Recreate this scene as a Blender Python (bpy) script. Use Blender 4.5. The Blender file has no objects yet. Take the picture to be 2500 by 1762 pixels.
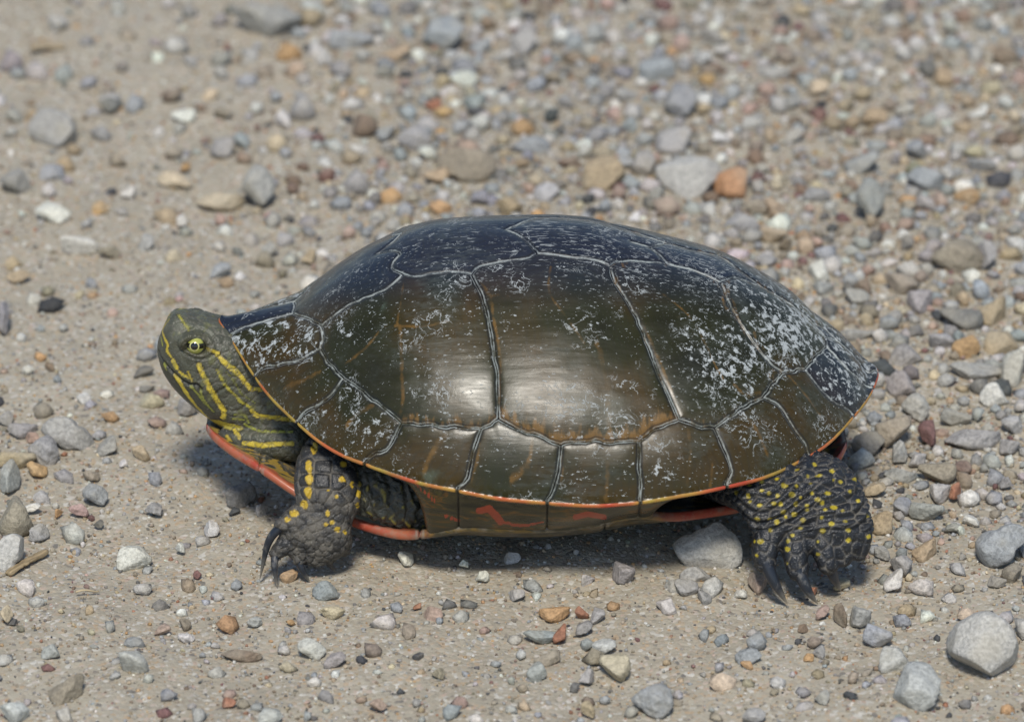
import bpy, bmesh, math, random
import numpy as np
from mathutils import Vector, Matrix, noise as mnoise
from mathutils.bvhtree import BVHTree
from mathutils.kdtree import KDTree
from mathutils.geometry import delaunay_2d_cdt

rng = np.random.default_rng(7)
random.seed(7)
S = bpy.context.scene
COL = S.collection

# ---------------------------------------------------------------- camera
U = 0.00010625            # metres per photograph pixel at the turtle's midline
ELEV = math.radians(25.0)  # the camera looks down by this much
DIST = 1.30
FWD = np.array([0.0, math.cos(ELEV), -math.sin(ELEV)])
UPV = np.array([0.0, math.sin(ELEV), math.cos(ELEV)])
RGT = np.array([1.0, 0.0, 0.0])
GZ = 405.0                 # ground lies this many pixels under the turtle's reference height


def T(x, L, z):
    """turtle frame (pixels: along, towards the viewer, up) -> world metres"""
    return np.array([(x - 1342.0) * U, -L * U, (z + GZ) * U])


TARGET = T(1250.0, 0.0, -29.0)
CAM = TARGET - DIST * FWD
cam_data = bpy.data.cameras.new("camera")
cam = bpy.data.objects.new("camera", cam_data)
COL.objects.link(cam)
cam.location = CAM
cam.rotation_euler = (math.radians(90) - ELEV, 0, 0)
cam_data.sensor_width = 36.0
cam_data.lens = 36.0 * DIST / (2500.0 * U)
cam_data.clip_start = 0.05
cam_data.clip_end = 200.0
cam_data.dof.use_dof = True
cam_data.dof.focus_distance = DIST - 0.022
cam_data.dof.aperture_fstop = 17.0
S.camera = cam

# ---------------------------------------------------------------- light
SUN_EL = math.radians(57.0)
SUN_AZ = math.radians(-4.0)      # towards the viewer's side, a little to the left
sun_from = Vector((math.sin(SUN_AZ) * math.cos(SUN_EL), -math.cos(SUN_AZ) * math.cos(SUN_EL), math.sin(SUN_EL)))
sd = bpy.data.lights.new("sun", 'SUN')
sd.energy = 3.1
sd.angle = math.radians(11.0)
sd.color = (1.0, 0.945, 0.85)
so = bpy.data.objects.new("sun", sd)
COL.objects.link(so)
so.location = (0, -1, 2)
so.rotation_euler = (-sun_from).to_track_quat('-Z', 'Y').to_euler()
W = bpy.data.worlds.new("World")
S.world = W
W.use_nodes = True
wn = W.node_tree.nodes
wl = W.node_tree.links
wn.clear()
sky = wn.new("ShaderNodeTexSky")
sky.sky_type = 'NISHITA'
sky.sun_disc = False
sky.sun_elevation = SUN_EL
sky.sun_rotation = math.atan2(sun_from.x, sun_from.y)
sky.air_density = 1.0
sky.dust_density = 0.6
sky.ozone_density = 1.0
bg = wn.new("ShaderNodeBackground")
bg.inputs[1].default_value = 0.115
wo = wn.new("ShaderNodeOutputWorld")
wl.new(sky.outputs[0], bg.inputs[0])
wl.new(bg.outputs[0], wo.inputs[0])
S.view_settings.view_transform = 'Standard'
S.view_settings.look = 'None'
S.view_settings.gamma = 1.0
S.view_settings.exposure = 0.1
S.view_settings.use_curve_mapping = False


# ---------------------------------------------------------------- helpers
def ray_dir(px, py):
    d = FWD + RGT * ((px - 1250.0) * U / DIST) + UPV * ((881.0 - py) * U / DIST)
    return d / np.linalg.norm(d)


def at(px, py, L):
    """photograph pixel -> world point on the vertical plane L pixels this side of the midline"""
    d = ray_dir(px, py)
    t = (-L * U - CAM[1]) / d[1]
    return CAM + d * t


def on_ground(px, py, z=0.0):
    d = ray_dir(px, py)
    t = (z - CAM[2]) / d[2]
    return CAM + d * t


def project(P):
    P = np.asarray(P) - CAM
    dep = P @ FWD
    return 1250.0 + (P @ RGT) / dep * DIST / U, 881.0 - (P @ UPV) / dep * DIST / U


def cat_rom(pts, step):
    """smooth polyline through pts, sampled every step (last axis = coordinates)"""
    pts = np.asarray(pts, float)
    if len(pts) == 2:
        n = max(2, int(round(np.linalg.norm(pts[1] - pts[0]) / step)) + 1)
        return pts[0] + (pts[1] - pts[0]) * np.linspace(0, 1, n)[:, None]
    P = np.vstack([2 * pts[0] - pts[1], pts, 2 * pts[-1] - pts[-2]])
    out = []
    for i in range(1, len(P) - 2):
        p0, p1, p2, p3 = P[i - 1:i + 3]
        n = max(1, int(round(np.linalg.norm(p2 - p1) / step)))
        t = (np.arange(n) / n)[:, None]
        out.append(0.5 * (2 * p1 + (p2 - p0) * t + (2 * p0 - 5 * p1 + 4 * p2 - p3) * t ** 2 + (3 * p1 - p0 - 3 * p2 + p3) * t ** 3))
    out.append(pts[-1:])
    return np.vstack(out)


def seg_dist(P, poly, closed=False):
    """distance of each point P to a polyline"""
    A = np.asarray(poly, float)
    B = np.roll(A, -1, axis=0) if closed else A[1:]
    A = A if closed else A[:-1]
    best = np.full(len(P), 1e9)
    for a, b in zip(A, B):
        ab = b - a
        den = max(float(ab @ ab), 1e-18)
        t = np.clip(((P - a) @ ab) / den, 0, 1)
        d = P - (a + t[:, None] * ab)
        best = np.minimum(best, np.einsum('ij,ij->i', d, d))
    return np.sqrt(best)


def smooth01(x, a, b):
    t = np.clip((x - a) / (b - a), 0, 1)
    return t * t * (3 - 2 * t)


def mesh_obj(name, V, F, mat=None, parent=None, smooth=True):
    me = bpy.data.meshes.new(name)
    V = np.asarray(V, np.float32)
    F = np.asarray(F, np.int32)
    me.vertices.add(len(V))
    me.vertices.foreach_set("co", V.ravel())
    k = F.shape[1]
    me.loops.add(F.size)
    me.loops.foreach_set("vertex_index", F.ravel())
    me.polygons.add(len(F))
    me.polygons.foreach_set("loop_start", np.arange(0, F.size, k, dtype=np.int32))
    me.polygons.foreach_set("loop_total", np.full(len(F), k, np.int32))
    me.polygons.foreach_set("use_smooth", np.full(len(F), smooth))
    me.update(calc_edges=True)
    me.validate()
    o = bpy.data.objects.new(name, me)
    COL.objects.link(o)
    if mat:
        me.materials.append(mat)
    if parent:
        o.parent = parent
    return o


def fattr(me, name, arr):
    a = me.attributes.new(name, 'FLOAT', 'POINT')
    a.data.foreach_set("value", np.asarray(arr, np.float32))


def cattr(me, name, rgb):
    a = me.attributes.new(name, 'FLOAT_COLOR', 'POINT')
    c = np.ones((len(rgb), 4), np.float32)
    c[:, :3] = rgb
    a.data.foreach_set("color", c.ravel())


def tag(o, label=None, cat=None, group=None, kind=None):
    for k, v in (("label", label), ("category", cat), ("group", group), ("kind", kind)):
        if v:
            o[k] = v
    return o


def vnormals(V, F):
    V = np.asarray(V, float)
    F = np.asarray(F)
    n = np.zeros_like(V)
    if F.shape[1] == 4:
        fn = np.cross(V[F[:, 2]] - V[F[:, 0]], V[F[:, 3]] - V[F[:, 1]])
    else:
        fn = np.cross(V[F[:, 1]] - V[F[:, 0]], V[F[:, 2]] - V[F[:, 0]])
    for i in range(F.shape[1]):
        np.add.at(n, F[:, i], fn)
    return n / np.maximum(np.linalg.norm(n, axis=1, keepdims=True), 1e-20)


class NT:
    """small node-tree builder"""

    def __init__(self, name):
        self.m = bpy.data.materials.new(name)
        self.m.use_nodes = True
        self.t = self.m.node_tree
        self.t.nodes.clear()
        self.out = self.t.nodes.new("ShaderNodeOutputMaterial")
        self.b = self.t.nodes.new("ShaderNodeBsdfPrincipled")
        self.t.links.new(self.b.outputs[0], self.out.inputs[0])

    def put(self, sock, v):
        if isinstance(v, bpy.types.NodeSocket):
            self.t.links.new(v, sock)
        elif isinstance(v, (tuple, list)):
            sock.default_value = tuple(v) + ((1.0,) if len(v) == 3 and sock.type == 'RGBA' else ())
        else:
            sock.default_value = v

    def math(self, op, a, b=0.0, c=0.0, clamp=False):
        n = self.t.nodes.new("ShaderNodeMath")
        n.operation = op
        n.use_clamp = clamp
        self.put(n.inputs[0], a)
        self.put(n.inputs[1], b)
        self.put(n.inputs[2], c)
        return n.outputs[0]

    def rng(self, v, a, b, c=0.0, d=1.0, smooth=True):
        n = self.t.nodes.new("ShaderNodeMapRange")
        n.interpolation_type = 'SMOOTHSTEP' if smooth else 'LINEAR'
        self.put(n.inputs[0], v)
        for i, x in enumerate((a, b, c, d)):
            self.put(n.inputs[1 + i], x)
        return n.outputs[0]

    def mix(self, f, a, b, mode='MIX'):
        n = self.t.nodes.new("ShaderNodeMix")
        n.data_type = 'RGBA'
        n.blend_type = mode
        self.put(n.inputs[0], f)
        self.put(n.inputs[6], a)
        self.put(n.inputs[7], b)
        return n.outputs[2]

    def attr(self, name, what=2):
        n = self.t.nodes.new("ShaderNodeAttribute")
        n.attribute_name = name
        return n.outputs[what]

    def coord(self, which='Object', scale=(1, 1, 1), loc=(0, 0, 0), rot=(0, 0, 0)):
        c = self.t.nodes.new("ShaderNodeTexCoord")
        m = self.t.nodes.new("ShaderNodeMapping")
        m.inputs[1].default_value = loc
        m.inputs[2].default_value = rot
        m.inputs[3].default_value = scale
        self.t.links.new(c.outputs[which], m.inputs[0])
        return m.outputs[0]

    def noise(self, vec, scale, detail=3, rough=0.55, dist=0.0, color=False):
        n = self.t.nodes.new("ShaderNodeTexNoise")
        self.put(n.inputs['Vector'], vec)
        n.inputs['Scale'].default_value = scale
        n.inputs['Detail'].default_value = detail
        n.inputs['Roughness'].default_value = rough
        n.inputs['Distortion'].default_value = dist
        return n.outputs[1 if color else 0]

    def voronoi(self, vec, scale, feature='F1', out=0, rand=1.0):
        n = self.t.nodes.new("ShaderNodeTexVoronoi")
        n.feature = feature
        self.put(n.inputs['Vector'], vec)
        n.inputs['Scale'].default_value = scale
        n.inputs['Randomness'].default_value = rand
        return n.outputs[out]

    def ramp(self, f, stops, mode='LINEAR'):
        n = self.t.nodes.new("ShaderNodeValToRGB")
        n.color_ramp.interpolation = mode
        e = n.color_ramp.elements
        while len(e) < len(stops):
            e.new(0.5)
        for i, (p, c) in enumerate(stops):
            e[i].position = p
            e[i].color = tuple(c) + (1.0,)
        self.put(n.inputs[0], f)
        return n.outputs[0]

    def bump(self, h, strength, dist):
        n = self.t.nodes.new("ShaderNodeBump")
        n.inputs['Strength'].default_value = strength
        n.inputs['Distance'].default_value = dist
        self.put(n.inputs['Height'], h)
        self.t.links.new(n.outputs[0], self.b.inputs['Normal'])

    def set(self, **k):
        for a, v in k.items():
            self.put(self.b.inputs[a.replace('_', ' ')], v)
        return self.m
# ================================================================ the shell's form
RIM_PX = [(540, 777), (568, 821), (600, 878), (626, 914), (660, 962), (713, 1010), (729, 1026), (781, 1071), (833, 1103), (894, 1125),
          (959, 1150), (1018, 1170), (1112, 1189), (1214, 1209), (1323, 1219), (1449, 1228), (1566, 1219), (1645, 1205), (1770, 1181),
          (1879, 1153), (1972, 1107), (2023, 1075), (2065, 1028), (2079, 1010), (2111, 973), (2129, 950), (2136, 925), (2139, 912)]
SIL_PX = [(540, 777), (620, 757), (701, 725), (729, 713), (765, 685), (821, 645), (882, 606), (922, 586), (982, 556), (1054, 538),
          (1143, 530), (1231, 528), (1303, 527), (1360, 527), (1439, 533), (1522, 551), (1578, 565), (1634, 579), (1717, 600), (1787, 621),
          (1833, 648), (1879, 674), (1939, 713), (1995, 764), (2051, 806), (2088, 842), (2120, 885), (2139, 912)]
X0, X1 = at(540, 777, 0)[0], at(2139, 912, 0)[0]
HWID = 565.0 * U


_OP = np.array([0, .0175, .0375, .054, .075, .117, .18, .25, .35, .45, .55, .64, .72, .80, .88, .93, .963, .985, .994, 1.0])
_OG = np.array([0, .075, .165, .245, .35, .545, .745, .87, .955, .99, 1.0, .985, .945, .855, .665, .475, .315, .165, .08, 0])

_ga = np.linspace(0, np.pi, 801)
_gg = np.interp(_ga, np.arccos(1 - 2 * _OP), _OG)
_k = np.exp(-0.5 * (np.arange(-60, 61) / 20.0) ** 2)
_k /= _k.sum()
_gg = np.convolve(np.concatenate([-_gg[60:0:-1], _gg, -_gg[-2:-62:-1]]), _k, 'valid')


def half_w(X):
    p = np.clip((np.asarray(X, float) - X0) / (X1 - X0), 0, 1)
    return HWID * np.clip(np.interp(np.arccos(1 - 2 * p), _ga, _gg), 0, None)


def rim_point(px, py):
    L = 300.0
    for _ in range(60):
        P = at(px, py, L)
        L = 0.6 * L + 0.4 * float(half_w(P[0])) / U
    return at(px, py, L)


GX = np.linspace(X0, X1, 500)


def smooth_table(xs, zs, k):
    o = np.argsort(xs)
    z = np.interp(GX, np.asarray(xs)[o], np.asarray(zs)[o])
    ker = np.exp(-0.5 * (np.arange(-3 * k, 3 * k + 1) / k) ** 2)
    ker /= ker.sum()
    zp = np.concatenate([2 * z[0] - z[1:3 * k + 1][::-1], z, 2 * z[-1] - z[-3 * k - 1:-1][::-1]])
    return np.convolve(zp, ker, 'valid')


rp = np.array([rim_point(*q) for q in RIM_PX])
ZR = smooth_table(rp[:, 0], rp[:, 2], 7)
MID = smooth_table([at(a, b, 0)[0] for a, b in SIL_PX], [at(a, b, 0)[2] for a, b in SIL_PX], 5)
TT = np.linspace(-0.9, 0.9, 121)


def dome(t):
    t = (np.sqrt(t * t + 0.0036) - 0.06) / (math.sqrt(1.0036) - 0.06)
    return np.clip(1 - t ** 1.6, 0, 1) ** 0.72


sx = np.array([q[0] for q in SIL_PX], float)
sy = np.array([q[1] for q in SIL_PX], float)
for _ in range(8):      # raise or lower the midline until the outline agrees
    XX, TG = np.meshgrid(GX, TT, indexing='ij')
    Z = ZR[:, None] + (MID - ZR)[:, None] * dome(TG)
    P = np.stack([XX, TG * half_w(XX), Z], -1)
    qx, qy = project(P.reshape(-1, 3))
    top = qy.reshape(XX.shape).min(1)
    want = np.interp(qx.reshape(XX.shape)[:, 60], sx, sy)
    MID = MID + np.clip(top - want, -60, 60) * U / math.cos(ELEV) * 0.9
    ker = np.exp(-0.5 * (np.arange(-9, 10) / 3.0) ** 2)
    ker /= ker.sum()
    MID = np.convolve(np.concatenate([np.full(9, MID[0]), MID, np.full(9, MID[-1])]), ker, 'valid')
    MID = np.maximum(MID, ZR + 0.0004)

# plastron stations: along, lower edge in the photograph, half width, how far the middle hangs below the edge
_pl = [(503, 1050, 30, 8), (516, 1072, 80, 10), (540, 1096, 130, 12), (572, 1118, 172, 14), (640, 1155, 236, 18), (720, 1214, 286, 20), (870, 1290, 332, 22), (980, 1320, 384, 30), (1060, 1312, 440, 62),
       (1130, 1294, 468, 88), (1196, 1299, 474, 92), (1329, 1301, 478, 94), (1451, 1288, 478, 98), (1549, 1262, 462, 104), (1640, 1275, 400, 62), (1720, 1264, 340, 45), (1850, 1244, 290, 35),
       (1960, 1216, 225, 25), (2025, 1160, 165, 16), (2054, 1124, 115, 10), (2068, 1092, 55, 6)]
PL = []
for _x, _y, _L, _d in _pl:
    _P = at(_x, _y, _L)
    _z = _P[2] / U - GZ
    PL.append((_P[0] / U + 1342.0, _L, _z, max(_z - _d, -GZ + 14)))
PL = np.array(PL)
_px = np.linspace(PL[0, 0], PL[-1, 0], 400)
_pk = np.exp(-0.5 * (np.arange(-21, 22) / 7.0) ** 2)
_pk /= _pk.sum()
_pc = [_px]
for _i in (1, 2, 3):
    _v = np.interp(_px, PL[:, 0], PL[:, _i])
    _s = np.convolve(np.concatenate([2 * _v[0] - _v[21:0:-1], _v, 2 * _v[-1] - _v[-2:-23:-1]]), _pk, 'valid')
    _w = np.clip(np.minimum(np.arange(400), np.arange(400)[::-1]) / 14.0, 0, 1)
    _pc.append(_v * (1 - _w) + _s * _w)
PL = np.stack(_pc, -1)


def pl_at(x, k):
    return np.interp(x, PL[:, 0], PL[:, k])


XC = 0.5 * (X0 + X1)
PH = np.linspace(0, 2 * np.pi, 1441)
_rad = []
_p = (1 - np.cos(np.linspace(0, np.pi, 4000))) / 2
_ox = X0 + (X1 - X0) * _p
_oy = half_w(_ox)
_ang = np.arctan2(_oy, _ox - XC)
_o = np.argsort(_ang)
RTAB_A, RTAB_R = _ang[_o], np.hypot(_ox - XC, _oy)[_o]


def rim_radius(phi):
    return np.interp(np.abs(np.arctan2(np.sin(phi), np.cos(phi))), RTAB_A, RTAB_R)


RHO_MAX = 1.12


def shell(D):
    """domain (plan) points -> world; beyond the rim the sheet curls round the lip and under"""
    D = np.asarray(D, float)
    x, y = D[:, 0], D[:, 1]
    dx = x - XC
    r = np.hypot(dx, y)
    phi = np.arctan2(y, dx)
    R = rim_radius(phi)
    rho = r / R
    inside = rho <= 1.0
    k = np.where(inside, 1.0, 1.0 / np.maximum(rho, 1e-9))
    rx, ry = XC + dx * k, y * k
    w = np.maximum(half_w(rx), 1e-5)
    t = np.clip(np.abs(ry) / w, 0, 1)
    zr = np.interp(rx, GX, ZR)
    md = np.interp(rx, GX, MID)
    z = np.where(inside, zr + (md - zr) * dome(np.where(inside, t, 1.0)), zr)
    out = np.stack([rx, ry, z], -1)
    s = np.clip((rho - 1) / (RHO_MAX - 1), 0, 1)
    rl = 0.00070
    al = np.pi * np.clip(s / 0.34, 0, 1)
    s2 = np.clip((s - 0.34) / 0.66, 0, 1)
    nx, ny = np.cos(phi), np.sin(phi)
    xp = rx / U + 1342.0
    beta = smooth01(xp, 960, 1060) * (1 - smooth01(xp, 1560, 1690))
    yend = np.where(ry > 0, 1, -1) * (pl_at(xp, 1) + 3) * U
    zend = (pl_at(xp, 2) + 3 + GZ) * U
    ux = rx - nx * 0.011 * s2
    uy = ry - ny * 0.011 * s2
    uz = zr - 2 * rl + 0.001 * s2
    ut = np.clip(np.abs(uy) / np.maximum(half_w(ux), 1e-5), 0, 1)
    uzr = np.interp(ux, GX, ZR)
    utop = uzr + (np.interp(ux, GX, MID) - uzr) * dome(ut)
    uz = np.minimum(uz, utop - 0.0019 * s2 - 2 * rl * (1 - s2))
    vy = ry + (yend - ry) * s2
    vz = zr - 2 * rl + (zend - zr + 2 * rl) * s2 ** 0.8
    off = rl * np.sin(al)
    lx = np.where(s2 > 0, ux * (1 - beta) + rx * beta, rx + nx * off)
    ly = np.where(s2 > 0, uy * (1 - beta) + vy * beta, ry + ny * off)
    lz = np.where(s2 > 0, uz * (1 - beta) + vz * beta, zr - rl * (1 - np.cos(al)))
    o = ~inside
    out[o, 0], out[o, 1], out[o, 2] = lx[o], ly[o], lz[o]
    return out


# a plain sheet of the form to trace the photograph's seams onto
_a = np.linspace(0, 1.0, 140) ** 0.8
_f = np.linspace(0, 2 * np.pi, 721)[:-1]
AA, FF = np.meshgrid(_a, _f, indexing='ij')
RR = rim_radius(FF)
GD = np.stack([XC + AA * RR * np.cos(FF), AA * RR * np.sin(FF)], -1).reshape(-1, 2)
GV = shell(GD)
nf = len(_f)
quads = [(i * nf + j, i * nf + (j + 1) % nf, (i + 1) * nf + (j + 1) % nf, (i + 1) * nf + j) for i in range(139) for j in range(nf)]
SHELL_BVH = BVHTree.FromPolygons([tuple(v) for v in GV], quads)


def trace_shell(px, py):
    """pixel -> plan point on the carapace"""
    for k in range(40):
        hit = SHELL_BVH.ray_cast(Vector(CAM), Vector(ray_dir(px, py)))
        if hit[0] is not None:
            return np.array([hit[0].x, min(hit[0].y, 0.0)])
        px += (1342 - px) * 0.006
        py += (900 - py) * 0.006
    raise RuntimeError("no hit")


def rim_node(px, py):
    P = rim_point(px, py)
    ph = math.atan2(P[1], P[0] - XC)
    R = float(rim_radius(ph))
    return np.array([XC + R * math.cos(ph), R * math.sin(ph)])


def mid_node(px):
    return np.array([(px - 1342.0) * U, 0.0])


NODE = {}
for n, q in dict(N1=(715, 763), B=(783, 795), P1=(781, 850), P2=(839, 924), P3=(980, 1032), P4=(1175, 1046), Q12=(1217, 1022), P5=(1370, 1086),
                 P6=(1560, 1077), Q23=(1657, 1024), P7=(1745, 1043), P8=(1863, 970), Q34=(1912, 909), P9=(1967, 901), P10=(2019, 846), A12=(984, 669),
                 T12=(1151, 669), A23=(1312, 618), T23=(1490, 648), A34=(1629, 644), T34=(1759, 688), A45=(1861, 678), X5=(2017, 822)).items():
    NODE[n] = trace_shell(*q)
for n, q in dict(R1=(564, 811), R2=(626, 914), R3=(728, 1023), R4=(893, 1124), R5=(1118, 1190), R6=(1336, 1219), R7=(1562, 1219), R8=(1772, 1180),
                 R9=(1972, 1106), R10=(2080, 1010), R11=(2127, 951)).items():
    NODE[n] = rim_node(*q)
for n, q in dict(ZN=721, Z12=925, Z23=1236, Z34=1540, Z45=1880, Z5=2045).items():
    NODE[n] = mid_node(q)
NODE['TIP'] = np.array([X0, 0.0])
NODE['TAIL'] = np.array([X1, 0.0])


def ext(n):
    d = NODE[n] - np.array([XC, 0])
    return np.array([XC, 0]) + d * RHO_MAX


for n in list(NODE):
    if n[0] == 'R' or n in ('TIP', 'TAIL'):
        NODE['E' + n] = ext(n)

SEAM_PX = {
    ('ZN', 'N1'): [(720, 740)], ('N1', 'B'): [(753, 777)], ('B', 'P1'): [(789, 820)], ('P1', 'P2'): [(805, 889)], ('P2', 'P3'): [(902, 970)],
    ('P3', 'P4'): [(1070, 1039)], ('P4', 'Q12'): [], ('B', 'A12'): [(845, 749), (918, 717), (966, 687)],
    ('A12', 'Z12'): [(955, 652), (974, 620), (957, 611), (925, 610)], ('A12', 'T12'): [(1022, 675), (1107, 663)],
    ('T12', 'Q12'): [(1183, 741), (1203, 846), (1215, 922)], ('T12', 'A23'): [(1171, 651), (1223, 639), (1283, 631)], ('A23', 'Z23'): [(1275, 580)],
    ('A23', 'T23'): [(1393, 627), (1453, 634)], ('T23', 'Q23'): [(1499, 685), (1541, 750), (1578, 834), (1606, 908)],
    ('T23', 'A34'): [(1508, 639), (1570, 637)], ('A34', 'Z34'): [(1587, 602)], ('A34', 'T34'): [(1698, 660)],
    ('T34', 'Q34'): [(1787, 755), (1833, 824), (1879, 885)], ('T34', 'A45'): [(1810, 680)], ('A45', 'Z45'): [],
    ('A45', 'X5'): [(1902, 712), (1949, 752), (1986, 789)], ('X5', 'Z5'): [], ('X5', 'P10'): [],
    ('Q12', 'P5'): [(1260, 1045), (1300, 1060)], ('P5', 'P6'): [(1393, 1078), (1476, 1077)], ('P6', 'Q23'): [(1601, 1047)],
    ('Q23', 'P7'): [(1703, 1039)], ('P7', 'P8'): [(1810, 1000)], ('P8', 'Q34'): [(1889, 936)], ('Q34', 'P9'): [(1940, 904)], ('P9', 'P10'): [(1995, 868)],
    ('N1', 'R1'): [(640, 785)], ('P1', 'R2'): [(717, 884)], ('P2', 'R3'): [(797, 974)], ('P3', 'R4'): [(950, 1091)],
    ('P4', 'R5'): [(1154, 1107), (1143, 1165)], ('P5', 'R6'): [(1364, 1150), (1352, 1195)], ('P6', 'R7'): [(1562, 1146), (1565, 1185)],
    ('P7', 'R8'): [(1768, 1098), (1787, 1149)], ('P8', 'R9'): [(1902, 991), (1939, 1047), (1967, 1084)], ('P9', 'R10'): [(1995, 940), (2032, 977)],
    ('P10', 'R11'): [(2069, 899)],
}
STEP = 0.0011
SEAM = {}
for (a, b), mid in SEAM_PX.items():
    pts = [NODE[a]] + [trace_shell(*q) for q in mid] + [NODE[b]]
    c = cat_rom(pts, STEP)
    if not (a[0] == 'Z' and b[0] == 'Z') and len(c) > 3:     # hand-drawn wobble
        wob = np.array([[mnoise.noise(Vector((p[0] * 420, p[1] * 420, 3.1))), mnoise.noise(Vector((p[0] * 420, p[1] * 420, 9.7)))] for p in c])
        env = np.sin(np.linspace(0, np.pi, len(c)))[:, None]
        c = c + wob * env * 0.00045
        c[:, 1] = np.minimum(c[:, 1], 0)
    SEAM[(a, b)] = c
for i in range(1, 12):
    a, b = 'R%d' % i, 'ER%d' % i
    SEAM[(a, b)] = cat_rom([NODE[a], NODE[b]], STEP)
SEAM[('TAIL', 'ETAIL')] = cat_rom([NODE['TAIL'], NODE['ETAIL']], STEP)
ring = ['ETIP'] + ['ER%d' % i for i in range(1, 12)] + ['ETAIL']
for a, b in zip(ring[:-1], ring[1:]):
    pa = math.atan2(NODE[a][1], NODE[a][0] - XC)
    pb = math.atan2(NODE[b][1], NODE[b][0] - XC)
    if a == 'ETIP':
        pa = -math.pi
    n = max(3, int(abs(pb - pa) * 0.075 / STEP))
    ph = np.linspace(pa, pb, n)
    SEAM[(a, b)] = np.stack([XC + RHO_MAX * rim_radius(ph) * np.cos(ph), RHO_MAX * rim_radius(ph) * np.sin(ph)], -1)


def path(names):
    out = []
    for a, b in zip(names[:-1], names[1:]):
        if (a, b) in SEAM:
            s = SEAM[(a, b)]
        elif (b, a) in SEAM:
            s = SEAM[(b, a)][::-1]
        else:
            s = cat_rom([NODE[a], NODE[b]], STEP)
        out.append(s[:-1])
    out.append(NODE[names[-1]][None])
    return np.vstack(out)


MIDDLE = {   # scutes across the midline: the near half of the outline, mirrored
    'nuchal': ['ETIP', 'ER1', 'R1', 'N1', 'ZN'], 'vertebral1': ['ZN', 'N1', 'B', 'A12', 'Z12'], 'vertebral2': ['Z12', 'A12', 'T12', 'A23', 'Z23'],
    'vertebral3': ['Z23', 'A23', 'T23', 'A34', 'Z34'], 'vertebral4': ['Z34', 'A34', 'T34', 'A45', 'Z45'], 'vertebral5': ['Z45', 'A45', 'X5', 'Z5']}
SIDE = {
    'costal1': ['B', 'P1', 'P2', 'P3', 'P4', 'Q12', 'T12', 'A12', 'B'], 'costal2': ['T12', 'Q12', 'P5', 'P6', 'Q23', 'T23', 'A23', 'T12'],
    'costal3': ['T23', 'Q23', 'P7', 'P8', 'Q34', 'T34', 'A34', 'T23'], 'costal4': ['T34', 'Q34', 'P9', 'P10', 'X5', 'A45', 'T34'],
    'marginal1': ['N1', 'R1', 'ER1', 'ER2', 'R2', 'P1', 'B', 'N1'], 'marginal2': ['P1', 'R2', 'ER2', 'ER3', 'R3', 'P2', 'P1'],
    'marginal3': ['P2', 'R3', 'ER3', 'ER4', 'R4', 'P3', 'P2'], 'marginal4': ['P3', 'R4', 'ER4', 'ER5', 'R5', 'P4', 'P3'],
    'marginal5': ['P4', 'R5', 'ER5', 'ER6', 'R6', 'P5', 'Q12', 'P4'], 'marginal6': ['P5', 'R6', 'ER6', 'ER7', 'R7', 'P6', 'P5'],
    'marginal7': ['P6', 'R7', 'ER7', 'ER8', 'R8', 'P7', 'Q23', 'P6'], 'marginal8': ['P7', 'R8', 'ER8', 'ER9', 'R9', 'P8', 'P7'],
    'marginal9': ['P8', 'R9', 'ER9', 'ER10', 'R10', 'P9', 'Q34', 'P8'], 'marginal10': ['P9', 'R10', 'ER10', 'ER11', 'R11', 'P10', 'P9'],
    'marginal11': ['P10', 'R11', 'ER11', 'ETAIL', 'TAIL', 'Z5', 'X5', 'P10']}


def c4(*p):
    return [(540 + .4018 * a, 500 + .4018 * b) for a, b in p]


def c5(*p):
    return [(1300 + .4634 * a, 500 + .4634 * b) for a, b in p]


def c6(*p):
    return [(900 + .392 * a, 950 + .392 * b) for a, b in p]


VEINS = [(c4((1110, 480), (1095, 600), (1075, 720), (1090, 760)), 3.5), (c4((1090, 760), (1100, 900), (1100, 1050), (1110, 1180), (1085, 1280)), 5.5),
         (c4((1390, 710), (1230, 745), (1060, 740)), 3.5), (c4((960, 780), (880, 880), (760, 965)), 5), (c4((1575, 470), (1635, 560), (1655, 700), (1692, 900), (1692, 1200)), 4.5),
         (c4((1600, 520), (1640, 560), (1680, 550)), 6), (c5((95, 330), (90, 470), (180, 600), (270, 730)), 4), (c5((340, 740), (370, 850), (395, 1000), (400, 1100), (405, 1230)), 9),
         (c5((690, 480), (820, 590), (900, 720), (960, 850), (1000, 920)), 4), (c5((1060, 950), (1110, 1000), (1200, 990)), 5),
         (c5((590, 650), (640, 760), (720, 950), (760, 1080)), 5), (c5((820, 1190), (830, 1300), (815, 1460)), 5), (c5((1110, 1100), (1180, 1190), (1230, 1310)), 6),
         (c5((1350, 900), (1430, 1000), (1510, 1110)), 5), (c5((400, 1260), (395, 1400), (390, 1540)), 7), (c6((1020, 320), (990, 470), (890, 560)), 6),
         (c6((510, 280), (420, 350), (350, 500)), 7), (c4((600, 1020), (500, 1070), (390, 1110)), 6), (c4((920, 1220), (830, 1270), (770, 1340)), 6),
         (c6((1195, 380), (1205, 500), (1195, 600)), 4), (c6((690, 340), (680, 430), (640, 560)), 4), (c6((2140, 470), (2130, 560), (2125, 600)), 4)]
VEINS = [(np.array([trace_shell(*q) for q in cat_rom(p, 25)]), w) for p, w in VEINS]


def point_in(P, poly):
    x, y = P[:, 0], P[:, 1]
    c = np.zeros(len(P), bool)
    j = len(poly) - 1
    for i in range(len(poly)):
        a, b = poly[i], poly[j]
        cond = ((a[1] > y) != (b[1] > y))
        with np.errstate(divide='ignore', invalid='ignore'):
            xi = (b[0] - a[0]) * (y - a[1]) / (b[1] - a[1]) + a[0]
        c ^= cond & (x < xi)
        j = i
    return c


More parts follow.
